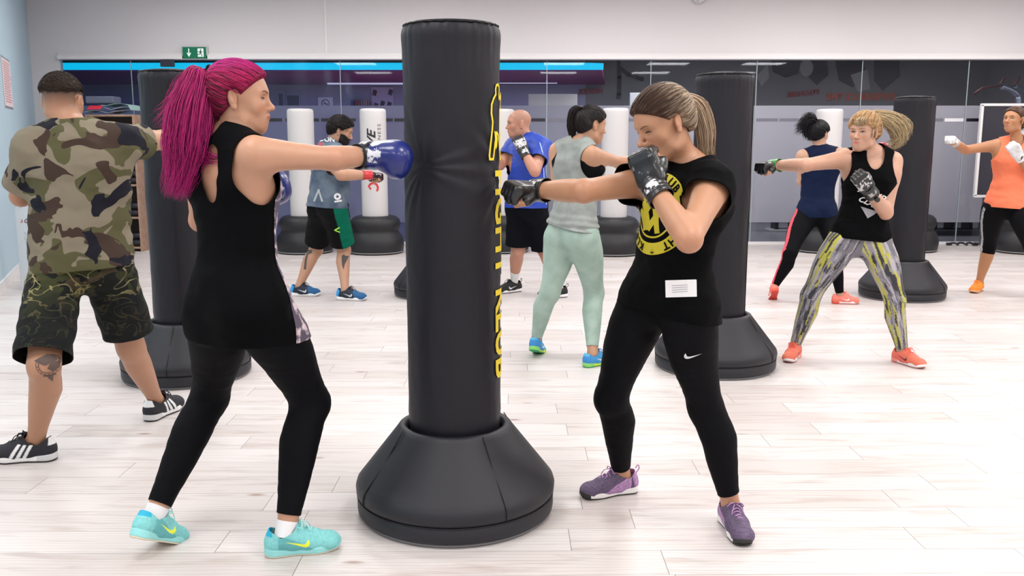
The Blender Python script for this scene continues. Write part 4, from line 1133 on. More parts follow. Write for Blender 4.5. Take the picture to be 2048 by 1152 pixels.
# ---------------------------------------------------------------- free-standing punch bags
VINYL = pbr('black_vinyl', (.010, .0098, .0145), .50, bump=(230, .35, .0015), spec=.30)
VINYL2 = pbr('black_vinyl_cover', (.009, .0088, .0120), .48, bump=(180, .25, .0015), spec=.30)
BASEV = pbr('base_vinyl', (.009, .0095, .0145), .50, bump=(200, .3, .0015))
UNDER = pbr('grey_underplate', (.20, .20, .21), .6)
BUBBER = pbr('black_rubber_base', (.008, .0085, .011), .5, bump=(60, .1, .003))
WVIN = pbr('white_vinyl', (.60, .585, .585), .40, bump=(70, .08, .003))
RB, RBASE = .174, .372
def bag_x(px, Y, z=.1): return (px-1024)/F_PX*(Y*math.cos(PITCH)+(CAM[2]-z)*math.sin(PITCH))
def creases(seed, amp=.004, zc=None):
    hits = {1: [(math.radians(-8), 1.27), (math.radians(-125), 1.30)]}.get(seed, [])
    def wob(r, z, th):
        p = np.stack([np.cos(th)*.35, np.sin(th)*.35, z*.9+th*0], 1)
        n = np.abs(fbm(p+seed, 5.0, seed, 3)-.5)*2
        rr = r-amp*n*1.3*(r > .1)
        # puckers under the top seam
        t = np.clip((z-1.60)/.17, 0, 1); rr = rr-.0022*t*(np.sin(th*34+seed)*.5+.5*np.sin(th*21))*(r > .15)
        for ha, hz in hits:      # dents and radiating folds where the fists land
            da = (th-ha+PI) % (2*PI)-PI; u = da*.17; v = z-hz; d = np.hypot(u, v); an = np.arctan2(v, u)
            rr = rr-.010*np.exp(-(d/.06)**2)-.0050*np.exp(-((d-.12)/.10)**2)*(.5+.5*np.sin(an*11+3*np.sin(an*3)))
        return rr, z+.0
    return wob
def black_bag(px, Y, label, seed=1, rot=0.0):
    b = empty('punching_bag', (bag_x(px, Y), Y, 0), rot); tag(b, label, 'punching bag', 'black free-standing punching bags')
    prof = [(RB-.004, .30), (RB-.002, .36)]+[(RB+.0015*math.sin(z*7), z) for z in np.linspace(.39, 1.70, 200)]+[(RB, 1.72), (RB+.001, 1.74), (RB+.001, 1.755), (RB-.002, 1.770), (RB-.007, 1.782), (RB-.014, 1.789)]
    body = link('bag_body', lathe('bag_body', prof, 160, wob=creases(seed)), VINYL if seed % 2 else VINYL2, b)
    top = link('top_panel', lathe('top_panel', [(RB-.010, 1.782), (RB-.014, 1.792), (RB-.05, 1.797), (.08, 1.802), (0, 1.803)], 96), VINYL2, b)
    bm = bmesh.new(); add_tube(bm, [((RB-.0065)*math.cos(a), (RB-.0065)*math.sin(a), 1.786+.0012*math.sin(a*30)) for a in np.linspace(0, 2*PI, 97)], .0032, 6, cap=False)
    link('top_piping', bm_mesh('top_piping', bm, True), VINYL2, b)
    # vertical seam of the cover, away from the lettering
    bm = bmesh.new(); sa = -PI/2+.75; add_tube(bm, [((RB+.001)*math.cos(sa), (RB+.001)*math.sin(sa), z) for z in np.linspace(.34, 1.77, 20)], .0022, 5)
    if seed != 1: link('cover_seam', bm_mesh('cover_seam', bm, True), VINYL2, body)
    else: bm.free()
    k = RBASE
    prof = [(k-.012, .012), (k-.002, .018), (k, .03), (k, .068), (k-.005, .074), (k-.003, .080), (k+.003, .088), (k+.003, .110), (k-.003, .130), (k-.020, .152), (.218, .325), (.209, .338), (.196, .345), (.183, .339), (.177, .318)]
    base = link('base', lathe('base', prof, 144, wob=lambda r, z, th: (r*(1+.006*np.cos(th*4)**2*(z > .09)), z)), BASEV, b)
    link('base_plate', lathe('base_plate', [(0, 0), (k-.03, 0), (k-.012, .003), (k-.010, .014), (k-.06, .016), (0, .016)], 96), UNDER, b)
    for i in range(4):
        a = i*PI/2+.55; bm = bmesh.new()
        pts = [((r+.0015)*math.cos(a), (r+.0015)*math.sin(a), z) for r, z in ((.372, .082), (.3775, .100), (.373, .125), (.353, .153), (.29, .2265), (.224, .326), (.213, .342))]
        add_tube(bm, pts, .0022, 5); link('base_seam', bm_mesh('base_seam', bm, True), VINYL2, base)
    bm = bmesh.new(); add_tube(bm, [((k-.001)*math.cos(t), (k-.001)*math.sin(t), .0745) for t in np.linspace(0, 2*PI, 97)], .0026, 6, cap=False)
    link('base_piping', bm_mesh('base_piping', bm, True), VINYL2, base)
    return b
def wrap(bm, R, a0, z0, flip=True):
    """bend a flat mark round the bag: its x runs down the bag, its y round it to the right"""
    for v in bm.verts:
        a = a0+v.co.y/R; z = z0-v.co.x; v.co = (R*math.sin(a), -R*math.cos(a), z)
def front_bag():
    b = black_bag(911.5, 3.245, 'nearest black punching bag with yellow lettering down its right side', 1)
    body = [c for c in b.children if c.name.startswith('bag_body')][0]
    yel = pbr('yellow_lettering', (.86, .66, .01), .5)
    bm = text_polys('FIGHT KLUB', .150, .004, sub=.02, xs=1.0)
    xs = [v.co.x for v in bm.verts]; ys = [v.co.y for v in bm.verts]; L = max(xs)-min(xs); H = max(ys)-min(ys)
    for v in bm.verts: v.co.x = (v.co.x-min(xs))/L*.76; v.co.y = (v.co.y-min(ys))/H*.125
    wrap(bm, RB+.0022, math.radians(62), 1.285)
    link('lettering', bm_mesh('lettering', bm, False), yel, body)
    # outline of a boxer above the words
    out = [(.035, .0), (.052, .004), (.060, .030), (.056, .060), (.050, .078), (.058, .095), (.078, .100), (.100, .092), (.112, .075)]
    P = [(.000, .060), (.004, .046), (.018, .040), (.034, .042), (.050, .026), (.070, .014), (.100, .012), (.130, .020), (.160, .016), (.200, .008), (.245, .000), (.258, .002), (.258, .022), (.245, .026), (.205, .034), (.165, .048), (.175, .062), (.205, .072), (.245, .080), (.258, .084), (.258, .102), (.245, .102), (.200, .096), (.160, .086), (.125, .078), (.095, .080), (.080, .092), (.055, .100), (.040, .110), (.028, .100), (.040, .084), (.050, .072), (.036, .070), (.020, .074), (.006, .072), (.000, .060)]
    bm = poly_bm(stroke(P, .0085), .02)
    wrap(bm, RB+.0022, math.radians(51), 1.583); link('boxer_emblem', bm_mesh('boxer_emblem', bm, False), yel, body)
    for pl, nm in (([(.160, .030), (.165, .048), (.19, .055), (.215, .050), (.225, .038), (.19, .035)], 'emblem_shorts'), ([(.05, .085), (.03, .098), (.04, .110), (.062, .100)], 'emblem_glove')):
        bm = poly_bm([pl], .02); wrap(bm, RB+.0022, math.radians(51), 1.583); link(nm, bm_mesh(nm, bm, False), yel, body)
    return b
WB = {}
def white_bag(px, Y, label):
    b = empty('punching_bag', (bag_x(px, Y), Y, 0)); tag(b, label, 'punching bag', 'white punching bags in front of the glass')
    if not WB:
        R = .166
        prof = [(R, .44), (R, .60)]+[(R, z) for z in np.linspace(.65, 1.78, 20)]+[(R-.003, 1.808), (R-.012, 1.820), (R-.03, 1.826), (0, 1.83)]
        WB['bag_body'] = link('bag_body', lathe('bag_body', prof, 64), WVIN, b)
        prof = [(0, .0), (.325, .0), (.345, .012), (.352, .03), (.362, .10), (.360, .15), (.340, .215), (.305, .262), (.292, .285), (.300, .31), (.318, .345), (.322, .385), (.308, .43), (.27, .465), (.22, .480), (.17, .478)]
        WB['base'] = link('base', lathe('base', prof, 72), BUBBER, b)
        bm = bmesh.new(); add_tube(bm, [(.350*math.cos(t), .350*math.sin(t), .022) for t in np.linspace(0, 2*PI, 73)], .008, 6, cap=False)
        WB['rim'] = link('rim', bm_mesh('rim', bm, True), UNDER, b)
    else:
        for k_ in WB: c = WB[k_].copy(); COL.objects.link(c); c.parent = b
    return b
def bags():
    front_bag()
    black_bag(1430, 5.46, 'plain black punching bag behind the woman in the black tee', 3, .35)
    black_bag(374, 5.25, 'plain black punching bag behind the magenta-haired woman', 5, -.5)
    black_bag(1804, 8.06, 'plain black punching bag to the right of the blonde woman', 7, .2)
    black_bag(869, 8.17, 'black punching bag almost hidden behind the lettered bag', 9, .1)
    white_bag(610, 11.5, 'plain white punching bag to the left of the bearded man')
    w = white_bag(752, 11.45, 'white punching bag with a brand name and red emblem, right of the bearded man')
    body = [c for c in w.children if c.name.startswith('bag_body')][0]
    blk, red = pbr('black_lettering', (.012, .012, .015), .5), pbr('red_emblem', (.60, .03, .04), .5)
    def wrap2(bm, R, a0, zc):   # reads from the bottom up
        for v in bm.verts:
            a = a0-v.co.y/R; z = zc+v.co.x; v.co = (R*math.sin(a), -R*math.cos(a), z)
    bm = text_polys('OLIVE', .15, .004, .35, sub=.03, xs=1.2, spacing=1.0); wrap2(bm, .168, .02, 1.30); link('lettering', bm_mesh('lettering', bm), blk, body)
    bm = text_polys('FITNESS', .062, .0, 0, sub=.03, xs=1.2, spacing=1.3); wrap2(bm, .168, .62, 1.47); link('lettering', bm_mesh('lettering', bm), blk, body)
    bm = poly_bm(ring_poly(.045, .072, a0=-PI*.75, a1=PI*.45, n=20)+[[(-.03, .035), (.02, .075), (.0, .02)]], .03); wrap2(bm, .168, .05, .84); link('emblem', bm_mesh('emblem', bm), red, body)
    white_bag(1003, 11.6, 'white punching bag behind the man in the blue shirt')
    white_bag(1226, 11.3, 'white punching bag right of the woman in the grey tank top')
    white_bag(1645, 11.6, 'white punching bag behind the dark-haired woman in navy')
    white_bag(1817, 11.7, 'white punching bag mostly hidden behind the far right black bag')
    white_bag(2046, 11.5, 'white punching bag at the right edge, behind the woman in orange')
# ---------------------------------------------------------------- fittings and clutter
def facing(o, x, y, z): o.location = (x, y, z); return o
def wallflat(name, polys, mat, parent, y=-.002, sub=0):
    bm = poly_bm(polys, sub); bm.transform(Matrix.Rotation(PI/2, 4, 'X')); bm.transform(Matrix.Translation((0, y, 0)))
    return link(name, bm_mesh(name, bm), mat, parent)
def walltext(name, body, size, mat, parent, x=0, z=0, y=-.003, mirror=False, bold=.001, shear=0, rot=0):
    bm = text_polys(body, size, bold, shear)
    if mirror: bm.transform(Matrix.Scale(-1, 4, (1, 0, 0)))
    bm.transform(Matrix.Translation((x, y, z)) @ Matrix.Rotation(PI/2, 4, 'X') @ Matrix.Rotation(rot, 4, 'Z'))
    return link(name, bm_mesh(name, bm), mat, parent)
def fittings():
    c = at(389.5, 105.5, GLASS_Y-.05)
    e = empty('exit_sign', c); tag(e, 'green emergency exit sign with a down arrow and a running figure above the glass', 'exit sign')
    boxobj('housing', (0, .02, 0), (.35, .06, .175), pbr('sign_housing', (.55, .57, .57), .4), e, .004)
    boxobj('sign_face', (0, -.012, 0), (.32, .004, .148), pbr('exit_green', (.0, .12, .055), .35, emit=(.0, .20, .09), estr=.25), e)
    wm = pbr('sign_white', (.75, .85, .80), .4, emit=(.8, 1, .9), estr=.3)
    wallflat('arrow', stroke([(-.075, .05), (-.075, -.04)], .014)+[[(-.105, -.005), (-.075, -.058), (-.045, -.005), (-.056, .002), (-.075, -.03), (-.094, .002)]], wm, e, -.016)
    wallflat('door_symbol', [[(.045, -.055), (.125, -.055), (.125, .055), (.045, .055)]], wm, e, -.0155)
    gr = pbr('sign_dark_green', (0, .09, .04), .4)
    wallflat('running_figure', stroke([(.085, .022), (.083, -.008)], .017)+stroke([(.083, .016), (.064, .004), (.055, .014)], .008)+stroke([(.085, .018), (.104, .006), (.112, .012)], .008)+stroke([(.082, -.008), (.066, -.024), (.048, -.026)], .010)+stroke([(.084, -.008), (.100, -.026), (.098, -.046)], .010)+[[(.088+.009*math.cos(i*PI/4), .038+.009*math.sin(i*PI/4)) for i in range(8)]], gr, e, -.017)
    c = at(1398, -7, GLASS_Y-.02)
    k = empty('wall_clock', c); tag(k, 'small round white wall clock cut off by the top edge of the photo', 'clock')
    me = lathe('case', [(0, -.02), (.098, -.02), (.104, 0), (.104, .02), (.094, .028), (.090, .020)], 48); me.transform(Matrix.Rotation(PI/2, 4, 'X')); link('case', me, pbr('clock_case', (.55, .55, .56), .4), k)
    me = lathe('dial', [(.091, .016), (0, .016)], 48); me.transform(Matrix.Rotation(PI/2, 4, 'X')); link('dial', me, pbr('clock_dial', (.85, .85, .85), .5), k)
    wallflat('hand', stroke([(0, 0), (.03, -.04)], .007), stm := pbr('clock_black', (.02, .02, .02), .5), k, -.020)
    wallflat('hand', stroke([(0, 0), (-.02, -.07)], .005), stm, k, -.021)
    wallflat('hour_marks', [q for i in range(12) for q in stroke([(.070*math.cos(i*PI/6), .070*math.sin(i*PI/6)), (.084*math.cos(i*PI/6), .084*math.sin(i*PI/6))], .005)], stm, k, -.0185)
    c = at(335, 127, GLASS_Y-.03)
    o = boxobj('door_closer', c, (.18, .06, .085), pbr('dark_metal', (.03, .03, .045), .4), None, .006); tag(o, 'dark rectangular door closer at the top of the glass near the left black bag', 'door closer')
    # notice on the left wall
    d = unit(np.array([LX0-LX1, GLASS_Y-7.8])); n = np.array([d[1], -d[0]]); rz = math.atan2(d[1], d[0])
    p = np.array([LX1, 7.8])+d*2.34
    nt = empty('wall_notice', (p[0]+n[0]*.012, p[1]+n[1]*.012, (at(10, 118, 10.1)[2]+at(10, 218, 10.1)[2])/2), rz)
    tag(nt, 'grey framed pink notice with lines of red print on the pale blue left wall', 'notice')
    bm = bmesh.new(); add_box(bm, (0, 0, 0), (.74, .018, .55), .004); link('frame', bm_mesh('frame', bm), pbr('notice_frame', (.42, .43, .46), .4, metal=.4), nt)
    bm = bmesh.new(); add_box(bm, (0, -.010, 0), (.69, .004, .50)); link('sheet', bm_mesh('sheet', bm), pbr('notice_paper', (.80, .66, .66), .6), nt)
    rr = random.Random(3)
    wallflat('print_lines', [q for i in range(17) for q in stroke([(-.30, .215-i*.026), (.30-rr.random()*.14, .215-i*.026)], .007)], pbr('notice_ink', (.55, .18, .20), .6), nt, -.0135)
    # white panel standing on the floor by the left wall
    bd = empty('floor_panel', (-4.38, 8.42, 0), 0); tag(bd, 'white panel with a brand name and little steel rings standing at the foot of the blue wall', 'panel')
    bm = bmesh.new(); add_box(bm, (0, 0, .49), (.62, .05, .98), .006); link('board', bm_mesh('board', bm), pbr('panel_white', (.56, .60, .63), .45), bd)
    walltext('lettering', 'OLIVE', .055, pbr('panel_ink', (.02, .02, .03), .5), bd, -.155, .665, -.028, shear=.35)
    wallflat('emblem', ring_poly(.008, .015, a0=-PI*.75, a1=PI*.5, n=10, cx=-.252, cy=.665), pbr('panel_red', (.5, .02, .03), .5), bd, -.028)
    st = pbr('steel_ring', (.75, .77, .8), .2, metal=.9)
    for cx, cz in ((-.24, .83), (-.17, .52)):
        bm = bmesh.new()
        for i, (dx, dz) in enumerate(((-.05, .03), (.0, .045), (-.055, -.02), (-.01, -.03), (.045, .0), (.03, .03))):
            me_ = [(cx+dx+.008*math.cos(a), -.030, cz+dz+.008*math.sin(a)) for a in np.linspace(0, 2*PI, 9)]; add_tube(bm, me_, .003, 5, cap=False)
        link('rings', bm_mesh('rings', bm, True), st, bd)
    # brown open shelf with pads, papers on top
    wood = pbr('brown_laminate', (.36, .22, .15), .55, cam_noise=(14, (.42, .27, .19), .4, .6)); dark = pbr('shelf_inside', (.06, .04, .035), .7)
    x0, x1 = at(176, 300, 11.55)[0], at(273, 300, 11.55)[0]; zt = at(230, 229, 11.55)[2]; W = x1-x0
    s = empty('open_shelf', ((x0+x1)/2, 11.72, 0)); tag(s, 'brown wooden open shelf unit standing in front of the glass behind the camouflaged man', 'shelf')
    boxobj('side_panel', (-W/2+.012, 0, zt/2), (.024, .38, zt), wood, s, .002); boxobj('side_panel', (W/2-.012, 0, zt/2), (.024, .38, zt), wood, s, .002)
    boxobj('back_panel', (0, .18, zt/2), (W-.05, .012, zt-.04), dark, s)
    for i, z in enumerate((.05, .44, .86, 1.30, zt-.012)): boxobj('shelf_board', (0, 0, z), (W-.05, .37, .024), wood, s, .002)
    pad = pbr('black_pad_leather', (.015, .015, .022), .35)
    k = 0
    for z in (.062, .452, .872, 1.312):
        for j, x in enumerate((-.20, .0, .20)):
            for q in range(2):
                me = mesh_np('training_pad', *surf([rbox((0, 0, .045), (.085, .12, .042), None, .035, .02), ell((0, -.08, .05), (.066, .05, .040), k=.03)], .012))
                o = link('training_pad', me, pad); o.location = ((x0+x1)/2+x, 11.70+.01*q, z+q*.092); o.rotation_euler = (0, 0, (k % 3-1)*.12)
                lv = {0.062: 'bottom', .452: 'second', .872: 'third', 1.312: 'upper'}[z]
                tag(o, '%s black leather pad in the %s pile on the %s shelf of the brown unit' % (('lower', 'upper')[q], ('left', 'middle', 'right')[j], lv), 'pad', 'black pads on the brown shelf'); k += 1
    def sheet(name, w, l, mat, loc, rz, bend, lab, seed, cat='newspaper', folds_=1.0):
        r = np.random.RandomState(seed); nx, ny = 26, 16; V = []; ph = r.rand()*6
        for i in range(nx):
            for j in range(ny):
                x = (i/(nx-1)-.5)*w; y = (j/(ny-1)-.5)*l; z = .004+abs(math.sin(x*9+ph))*.030*folds_
                ov = max(0, x-bend) ; z -= ov*1.1; x -= ov*.35
                V.append((x, y, z))
        Q = [(i*ny+j, (i+1)*ny+j, (i+1)*ny+j+1, i*ny+j+1) for i in range(nx-1) for j in range(ny-1)]
        o = link(name, mesh_np(name, V, Q), mat); o.location = loc; o.rotation_euler = (0, 0, rz); md = o.modifiers.new('thickness', 'SOLIDIFY'); md.thickness = .003; md.offset = 1
        return tag(o, lab, cat, 'papers on top of the brown shelf')
    cx = (x0+x1)/2
    pm = pbr('newsprint', (.55, .58, .58), .8, cam_noise=(30, (.35, .37, .38), .5, .56)); pg = pbr('green_paper', (.28, .42, .40), .7); prd = pbr('red_advert', (.65, .02, .05), .6)
    sheet('newspaper', .50, .34, pm, (cx-.08, 11.70, zt+.012), .05, .3, 'crumpled newspaper with a red advert lying on the brown shelf unit', 2)
    sheet('newspaper', .42, .34, pg, (cx+.10, 11.70, zt+.100), -.05, .16, 'pale green newspaper draped over the right end of the brown shelf unit', 5)
    sheet('newspaper', .46, .32, pm, (cx+.02, 11.69, zt+.056), .10, .35, 'grey folded newspaper between the others on the brown shelf unit', 9)
    o = boxobj('advert_flyer', (cx-.16, 11.50, zt+.085), (.17, .10, .004), prd, None, 0, Matrix.Rotation(.5, 3, 'X')); tag(o, 'small red flyer on the newspapers on top of the brown shelf unit', 'flyer')
    bx = boxobj('storage_case', (cx-.17, 11.78, zt+.19), (.36, .24, .09), pbr('grey_case', (.13, .14, .20), .5), None, .015); tag(bx, 'grey plastic case on top of the papers on the brown shelf unit', 'case')
    # shoes left on the floor by the shelf
    stt = dict(base=(.012, .012, .016), sole=(.02, .02, .02), bottom=(.02, .02, .02), lace=pbr('shoe_lace_black', (.01, .01, .01), .8))
    def lone(px, py, rz, lab):
        p = at_z(px, py, 0); root = empty('shoe', (p[0], p[1], 0), rz)
        (P, T, C), (P1, Q1, C1) = shoe_mesh(stt, .006)
        link('upper', mesh_np('upper', P, T, C), SHOE, root); link('sole', mesh_np('sole', P1, Q1, C1), SOLE, root); tag(root, lab, 'shoe', 'spare shoes on the floor by the brown shelf')
    lone(282, 492, 2.0, 'black shoe on the floor right of the brown shelf, the nearer one'); lone(290, 486, 1.7, 'black shoe on the floor right of the brown shelf, the farther one')
    # dark board with a white frame, right side
    p = at(2035, 300, 12.2); zt2, zb2 = at(2000, 209, 12.2)[2], at(2000, 393, 12.2)[2]; xl = at(1963, 300, 12.2)[0]
    bb = empty('notice_board', (xl+.75, 12.30, (zt2+zb2)/2)); tag(bb, 'large dark board in a thin white frame behind the woman in orange', 'board')
    boxobj('panel', (0, 0, 0), (1.46, .03, zt2-zb2-.03), pbr('board_dark', (.030, .028, .042), .35), bb)
    bm = bmesh.new(); h = zt2-zb2
    for c_, s_ in (((0, -.01, h/2), (1.52, .05, .035)), ((0, -.01, -h/2), (1.52, .05, .035)), ((-.745, -.01, 0), (.035, .05, h)), ((.745, -.01, 0), (.035, .05, h))): add_box(bm, c_, s_, .003)
    link('frame', bm_mesh('frame', bm), TRIMW, bb)
    sm_ = pbr('board_stand', (.10, .10, .12), .4)
    for sx in (-.6, .6):
        bm = bmesh.new(); add_box(bm, (sx, .0, -h/2-(zb2)/2+.0), (.04, .04, zb2)); add_box(bm, (sx, .0, -h/2-zb2+.015), (.05, .30, .03), .004)
        link('stand_leg', bm_mesh('stand_leg', bm), sm_, bb)
    # pull-up station behind the glass
    ch = pbr('chrome_tube', (.42, .48, .58), .22, metal=.8); rd = pbr('red_grip', (.12, .02, .03), .6)
    Yp = 13.4; g = empty('pull_up_station', (at(2045, 300, Yp)[0], Yp, 0)); tag(g, 'chrome pull-up station with dark grips rising behind the glass at the right edge', 'exercise machine')
    o0 = np.array(g.location); q = lambda px, py, dy=0: at(px, py, Yp+dy)-o0
    bm = bmesh.new(); add_tube(bm, smooth_pts([q(2038, 430), q(2038, 215), q(2034, 190), q(2022, 180), q(2003, 173)], 5), .045, 10); link('upright', bm_mesh('upright', bm, True), ch, g)
    bm = bmesh.new(); add_tube(bm, smooth_pts([q(2090, 430, .5), q(2090, 215, .5), q(2060, 190, .5), q(2045, 180, .5), q(2028, 172, .4)], 5), .045, 10); link('upright', bm_mesh('upright', bm, True), ch, g)
    for pts in ([q(2003, 171), q(1965, 176), q(1948, 188)], [q(2002, 171), q(2001, 168), q(2009, 156)], [q(2028, 171), q(2031, 168), q(2040, 155)]):
        bm = bmesh.new(); add_tube(bm, pts, .018, 8); link('grip', bm_mesh('grip', bm, True), rd, g)
    bm = bmesh.new(); add_tube(bm, [q(2000, 172), q(2031, 171, .3)], .022, 8); link('crossbar', bm_mesh('crossbar', bm, True), ch, g)
    b0 = -.0
    bm = bmesh.new(); add_box(bm, (-.3, .2, .05), (1.6, .10, .08), .02); add_box(bm, (0, .1, .05), (.12, 1.1, .08), .02); link('base_frame', bm_mesh('base_frame', bm), pbr('machine_dark', (.02, .02, .03), .5), g)
    # benches behind the glass
    for i, (px, lab) in enumerate(((1566, 'low dark bench with a white step behind the glass left of the dark-haired woman'), (1880, 'low dark machine foot behind the glass right of the far black bag'), (1950, 'low dark stool behind the glass left of the woman in orange'))):
        p = at_z(px, 462, 0); t = empty('workout_bench', (p[0], p[1], 0)); tag(t, lab, 'bench')
        boxobj('seat_pad', (0, 0, .38), (.55 if i < 2 else .34, .34, .09), pad, t, .02)
        for sx in (-1, 1): boxobj('leg', (sx*.14, 0, .17), (.05, .28, .34), pad, t, .005)
        boxobj('foot_bar', (0, 0, .02), (.50, .30, .04), pbr('bench_foot', (.5, .5, .52), .5) if i == 0 else pad, t, .01)
    p = at_z(1922, 491, 0); bm = bmesh.new(); r = random.Random(5)
    pts = [(-.17+.34*i/9, .05*math.sin(i*1.9), .016+.010*(i % 3)) for i in range(10)]; add_tube(bm, smooth_pts(pts, 4), .014, 7)
    for x in (-.17, .17): add_box(bm, (x, pts[0][1] if x < 0 else pts[-1][1], .022), (.07, .04, .036), .008)
    o = link('jump_rope', bm_mesh('jump_rope', bm, True), pad); o.location = (p[0], p[1], 0); tag(o, 'black coiled rope lying on the floor at the foot of the glass', 'rope')
    # ---- on the lounge's far wall
    Yw = 16.48
    ns = empty('no_smoking_sign', at(651, 207, Yw)); tag(ns, 'white no smoking notice on the wall behind the glass', 'sign')
    boxobj('card', (0, 0, 0), (.27, .008, .22), pbr('card_white', (.75, .76, .80), .6), ns)
    bk = pbr('symbol_black', (.02, .02, .03), .6)
    wallflat('symbol', ring_poly(.062, .076, n=28)+stroke([(-.05, .05), (.05, -.05)], .012)+stroke([(-.04, -.008), (.045, -.008)], .012), bk, ns, -.006)
    for x0_, x1_, y0_, y1_, lab in ((573, 600, 190, 214, 'dark framed window in the wall behind the glass, the wide one'), (556, 568, 186, 213, 'narrow framed window in the wall behind the glass')):
        a_, b_ = at(x0_, y0_, Yw), at(x1_, y1_, Yw); fr = empty('wall_picture', (a_+b_)/2); tag(fr, lab, 'picture frame')
        boxobj('frame', (0, 0, 0), (b_[0]-a_[0]+.03, .02, a_[2]-b_[2]+.03), pbr('frame_lilac', (.35, .36, .50), .5), fr); boxobj('panel', (0, -.012, 0), (b_[0]-a_[0]-.02, .004, a_[2]-b_[2]-.02), pbr('frame_panel', (.05, .06, .12), .3), fr)
    cb = (at(770, 200, Yw)); ct = empty('photo_board', at(765, 198, Yw)); tag(ct, 'white pin board with pictures of boots on the wall behind the glass', 'pin board')
    boxobj('board', (0, 0, 0), (.40, .01, .42), pbr('pinboard_white', (.45, .42, .55), .6), ct)
    for i, (x, z, c_) in enumerate(((-.14, .11, (.10, .01, .03)), (.15, .12, (.05, .02, .06)), (-.12, -.12, (.03, .02, .05)), (.0, -.08, (.01, .01, .03)), (.12, -.10, (.02, .02, .06)))):
        wallflat('photo', [[(x-.05, z-.04), (x+.02, z-.06), (x+.05, z+.03), (x-.02, z+.06)]], pbr('photo_tone', c_, .5), ct, -.007)
    sh = boxobj('wall_shelf', at(722, 214, Yw-.08), (.5, .16, .02), pbr('shelf_lilac', (.25, .26, .38), .5)); tag(sh, 'thin shelf with a row of bottles behind the glass', 'shelf')
    bcols = [(.05, .10, .30), (.10, .02, .04), (.35, .06, .05), (.30, .12, .08), (.35, .20, .20), (.40, .28, .28), (.38, .26, .24), (.30, .18, .18)]
    names = ['leftmost, blue', 'second from the left, dark', 'third from the left, red', 'fourth from the left, rust red', 'fifth from the left, pinkish', 'third from the right, pale', 'second from the right, beige', 'rightmost, brownish pink']
    for i, c_ in enumerate(bcols):
        p = at(704+i*4.8, 214, Yw-.08); me = lathe('bottle', [(0, 0), (.018, 0), (.019, .01), (.019, .085), (.010, .105), (.009, .125), (0, .126)], 12)
        o = link('bottle', me, pbr('bottle_%d' % i, c_, .3)); o.location = (p[0], p[1], p[2]+.011); tag(o, 'small bottle on the shelf behind the glass, %s' % names[i], 'bottle', 'bottles on the lounge shelf')
    # reflections in the glass: words and mural figures painted on the wall behind it
    rm = pbr('reflection_red', (.22, .04, .05), .7); om = pbr('reflection_orange', (.45, .09, .05), .7); gm_ = pbr('reflection_grey', (.055, .055, .07), .8); pm_ = pbr('reflection_pale', (.30, .30, .30), .8)
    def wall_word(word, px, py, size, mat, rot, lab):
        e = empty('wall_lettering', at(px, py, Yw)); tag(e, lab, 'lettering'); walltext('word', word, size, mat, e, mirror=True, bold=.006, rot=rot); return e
    wall_word('HIGHER', 1181, 183, .125, rm, .06, 'mirrored reflection of the dark red word HIGHER, painted on the wall behind the glass')
    wall_word('STRONGER', 1606, 187, .115, rm, .10, 'mirrored reflection of the dark red word STRONGER, painted on the wall behind the glass')
    wall_word('EXPERIENCE THE', 1722, 194, .165, om, .0, 'faint orange band of reflected, mirror-written words painted on the wall behind the glass')
    s1 = empty('wall_mural', at(1250, 160, Yw)); tag(s1, 'dark leg silhouette from a reflected mural, painted on the grey wall behind the glass, above the ponytail', 'mural')
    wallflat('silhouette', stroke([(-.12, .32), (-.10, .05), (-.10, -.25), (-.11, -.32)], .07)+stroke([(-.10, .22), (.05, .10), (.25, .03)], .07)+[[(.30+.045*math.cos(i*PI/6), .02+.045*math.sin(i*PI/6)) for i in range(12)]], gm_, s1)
    s2 = empty('wall_mural', at(1640, 150, Yw)); tag(s2, 'large faint grey reflection of a mural of figures, painted on the wall behind the glass, above the mirror writing', 'mural')
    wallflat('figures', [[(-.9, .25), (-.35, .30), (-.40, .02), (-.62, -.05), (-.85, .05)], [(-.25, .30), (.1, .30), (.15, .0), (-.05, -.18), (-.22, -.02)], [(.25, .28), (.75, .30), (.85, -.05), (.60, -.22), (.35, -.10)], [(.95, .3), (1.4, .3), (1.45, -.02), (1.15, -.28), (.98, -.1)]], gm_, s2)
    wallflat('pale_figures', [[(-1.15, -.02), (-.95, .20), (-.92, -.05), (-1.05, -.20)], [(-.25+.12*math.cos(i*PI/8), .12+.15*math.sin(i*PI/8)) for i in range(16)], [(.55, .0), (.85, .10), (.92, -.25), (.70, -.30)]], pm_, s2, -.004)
    lb = boxobj('column_panel', (at(1105, 300, 14.6)[0], 14.6, 1.09), (.78, .10, 2.18), pbr('white_panel', (.75, .75, .76), .5), None, .005); tag(lb, 'tall white panel standing behind the glass near the dark ponytail', 'panel')
    lb = boxobj('column_panel', (at(1300, 300, 14.6)[0], 14.6, 1.10), (.70, .10, 2.20), pbr('grey_panel', (.48, .50, .55), .5), None, .005); tag(lb, 'tall grey panel standing behind the glass, behind the head of the woman in the black tee', 'panel')
    cu = boxobj('strip_lamp', at(740, 167, 16.1), (1.5, .10, .03), pbr('strip_lens', (.7, .7, .8), .4, emit=(.55, .55, .8), estr=.7), None, .004); tag(cu, 'long dim strip lamp under the purple ceiling behind the glass', 'ceiling light')
    cu = boxobj('strip_lamp', at(1055, 165, 16.1), (1.05, .10, .03), pbr('strip_lens_b', (.7, .7, .8), .4, emit=(.55, .6, .8), estr=.9), None, .004); tag(cu, 'shorter strip lamp behind the glass right of the lettered bag', 'ceiling light')
